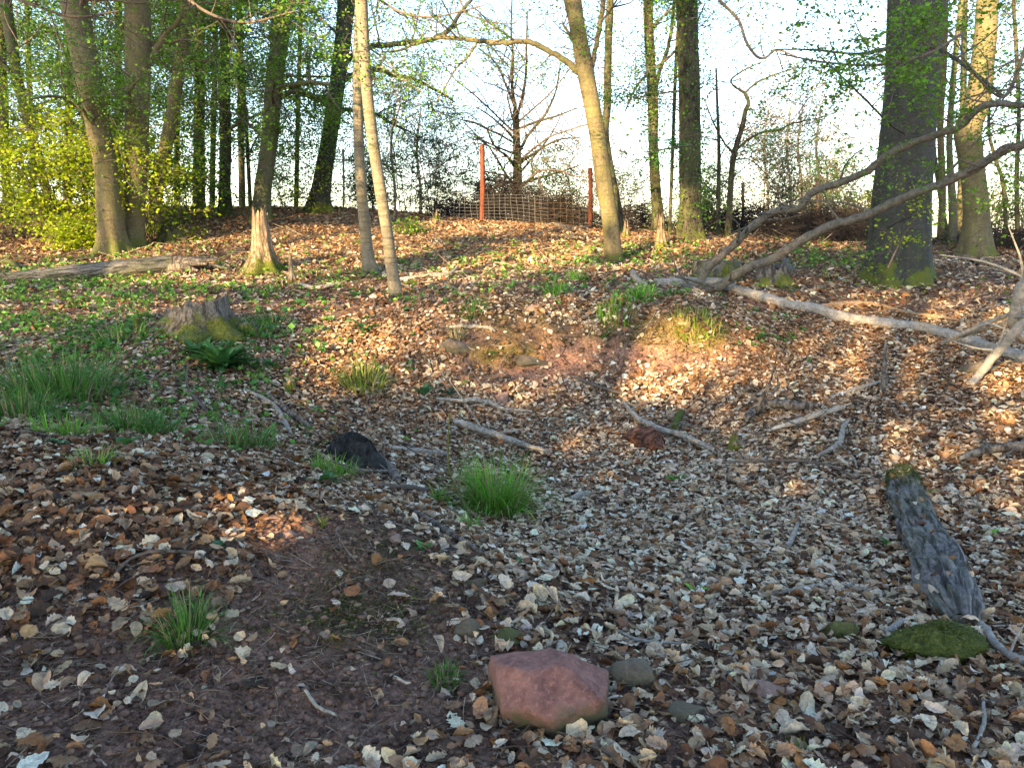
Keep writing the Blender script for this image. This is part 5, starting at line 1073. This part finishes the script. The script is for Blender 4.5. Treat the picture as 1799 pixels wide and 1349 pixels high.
# ------------------------------------------------------------------ unseen trees added behind the viewer, crowns shaped to shade the hollow
LIT = [(1560, 545, 100, 42, .95), (1545, 640, 80, 60, .75), (1450, 640, 120, 60, .25), (480, 868, 100, 32, .8), (270, 905, 80, 30, .6), (500, 925, 90, 36, .75), (60, 950, 90, 40, .4), (620, 610, 80, 80, .6), (560, 700, 60, 50, .4), (1200, 600, 90, 45, .75), (1180, 660, 60, 50, .45),
       (1010, 780, 100, 30, .4), (1010, 850, 60, 20, .3), (1760, 670, 60, 28, .9), (1700, 480, 60, 20, .3), (1770, 560, 40, 20, .7), (1230, 850, 160, 12, .3), (1430, 870, 60, 25, .4), (1590, 780, 30, 60, .3), (1310, 600, 40, 20, .3), (420, 890, 60, 20, .6), (330, 540, 300, 18, .35), (60, 560, 100, 60, .3), (830, 545, 260, 30, .18)]
def litprob(px, py):
    v = np.zeros(len(px))
    for a, b_, c, d, p in LIT: v = np.maximum(v, p*blob(px, py, a, b_, c, d, 2.0))
    far = blob(px, py, 830, 432, 450, 52, 2)*np.where(n2(px/130.+py/60., py/26.-px/260., 17) > .42, .3, 1.0)
    far = np.maximum(far, .8*blob(px, py, 190, 450, 220, 34, 2)); far = np.maximum(far, .35*blob(px, py, 1500, 430, 260, 30, 2)); far = np.maximum(far, .6*blob(px, py, 480, 490, 420, 18, 2))
    return np.maximum(v, far)*1.0
rs = np.random.RandomState(99); G = []
n = 5200; Y = rs.uniform(.6, 12.8, n); X = rs.uniform(-1, 1, n)*(Y*.75+1.4); z = height(X, Y); px, py = project(X, Y, z)
k = rs.uniform(0, 1, n) > litprob(px, py)*1.02; G.append(np.stack([X, Y, z], -1)[k])
n = 5000; Y = rs.uniform(12.8, 23, n); X = rs.uniform(-1, 1, n)*(Y*.7); z = height(X, Y); px, py = project(X, Y, z)
k = rs.uniform(0, 1, n) > litprob(px, py)*1.2; G.append(np.stack([X, Y, z], -1)[k]); NG = len(G[0])+len(G[1])
def vert(n, pxa, pxb, pya, pyb, Y): # something upright that stands in the shade
    a = rs.uniform(pxa, pxb, n); c = rs.uniform(pya, pyb, n); return np.array([P(q, r, Y) for q, r in zip(a, c)])
G.append(vert(2600, 1490, 1660, -80, 490, 11.2)); G.append(vert(420, 1250, 1480, 280, 440, 11)); G.append(vert(420, 1640, 1800, 150, 330, 8.5))
G.append(vert(1300, 60, 330, -80, 190, 14)); G.append(vert(2000, -80, 620, -80, 190, 18)); G.append(vert(900, 0, 600, 190, 330, 20)); G.append(vert(300, 1190, 1240, -60, 300, 15)); G.append(vert(160, 620, 680, 330, 480, 12)); G.append(vert(110, 1050, 1100, 400, 450, 12.8)); G.append(vert(150, 1690, 1740, 230, 420, 14.6)); G.append(vert(80, 760, 1000, 400, 440, 16))
G = np.concatenate(G)
Yt = rs.uniform(-11, -3.0, len(G)); s_ = (G[:, 1]-Yt)/LD[1]; C = G-LD[None]*s_[:, None]
cx = np.linspace(C[:, 0].min()+1, C[:, 0].max()-1, 9); root_of = np.argmin(np.abs(C[:, 0][:, None]+rs.normal(0, .4, (len(C), 1))-cx[None]), 1)
BL = ['tall added shade beech left behind the viewer', 'second added shade beech left behind the viewer', 'third added shade beech behind the viewer', 'added shade beech with a wide crown behind the viewer', 'added shade beech straight behind the viewer', 'added shade beech close behind the viewer', 'added shade beech right behind the viewer', 'second added shade beech at the right behind the viewer', 'last added shade beech at the right behind the viewer']
hx_ = np.arange(-16, 16, .1); hy_ = np.arange(-1, 28, .1); HG = hbase(*np.meshgrid(hx_, hy_, indexing='ij'))
GAPS = [(197, 395, 15.2, 1.5), (190, 330, 15, .9), (110, 320, 15.3, 1.3), (120, 410, 15, .8), (265, 340, 15, .8), (458, 435, 12.5, .55), (1062, 330, 13, .7), (1045, 220, 13, .5), (1075, 400, 13, .5), (655, 240, 11, .45), (640, 80, 11, .5), (1212, 410, 15, .5), (1728, 80, 15, .8), (1712, 180, 15, .6), (847, 330, 20, .8), (1500, 350, 17, .4), (1037, 350, 20, .6), (280, 300, 18, .6)]
def gaps(pos):               # shade leaves taken out so the sun reaches these spots
    out = np.zeros(len(pos))
    for a, b_, Y, r in GAPS:
        c = P(a, b_, Y)-pos; al = c@LD; d = np.linalg.norm(c-al[:, None]*LD[None], axis=1); out = np.maximum(out, (d < r)*(al > 0)*.92)
    return out
def landing(pos, ymax):            # where the shade of each leaf would fall: gaps are left in the crowns there
    X, Y, Z = pos.T.copy(); k = (0-Y)/LD[1]; X += k*LD[0]; Z += k*LD[2]; Y = Y*0; out = np.zeros(len(X)); done = np.zeros(len(X), bool); st = .12
    for i in range(230):
        X += LD[0]*st; Y += LD[1]*st; Z += LD[2]*st
        ix = ((X+16)*10).astype(int).clip(0, len(hx_)-1); iy = ((Y+1)*10).astype(int).clip(0, len(hy_)-1)
        hit = (~done) & (Z < HG[ix, iy])
        if hit.any():
            px, py = project(X[hit], Y[hit], Z[hit]); out[hit] = np.clip(litprob(px, py)*1.5, 0, 1)*(Y[hit] < ymax[hit]); done |= hit
    return out
for k in range(9):
    q = C[root_of == k]
    if len(q) < 10: continue
    bx = float(np.median(q[:, 0])); by = -11.5-1.1*(k % 3); zt = float(q[:, 2].max())+1.2; b = np.array([bx, by, hz(bx, by)]); root = thing('beech_tree', b, BL[k], 'tree', 'added shade trees behind the viewer')  # unseen tree added for its shade, crown built back from the shaded ground
    mb = MB(); pp, r_ = smoothpath([b-np.array([0, 0, .1]), b+np.array([.1, .1, zt*.5]), b+np.array([0, .2, zt])], [.26, .17, .05], 24); tube(mb, pp, r_, 14, None, .06, seed=k, lobes=(.5, 5, .4, k)); mb.build('trunk', M_BEECH, root)
    tw = MB()
    for j_ in range(0, len(q), 14):
        i_ = rs.randint(8, 22); e = q[j_]; s0 = pp[i_]; m2 = (s0+e)/2+np.array([0, 0, -.3]); a, b2 = smoothpath([s0, m2, e], [.014, .008, .003], 7); tube(tw, a, b2, 4, cap=False)
    tw.build('twig_sprays', M_TWIG, root)
    m = 15; gi = np.repeat(np.where(root_of == k)[0] < NG, m); pos = np.repeat(q, m, 0)+rs.normal(0, .15, (len(q)*m, 3)); pos = pos[rs.uniform(0, 1, len(pos)) > np.maximum(gaps(pos), landing(pos, np.where(gi, 99, 11.3)))]; mb = MB(); quadleaves(mb, pos, rs.uniform(.09, .15, len(pos)), leafcol(LG_, len(pos), rs), .8, rs, aspect=.8); mb.build('foliage', M_FOL, root)
print('faces', sum(len(o.data.polygons) for o in bpy.data.objects if o.type == 'MESH'))
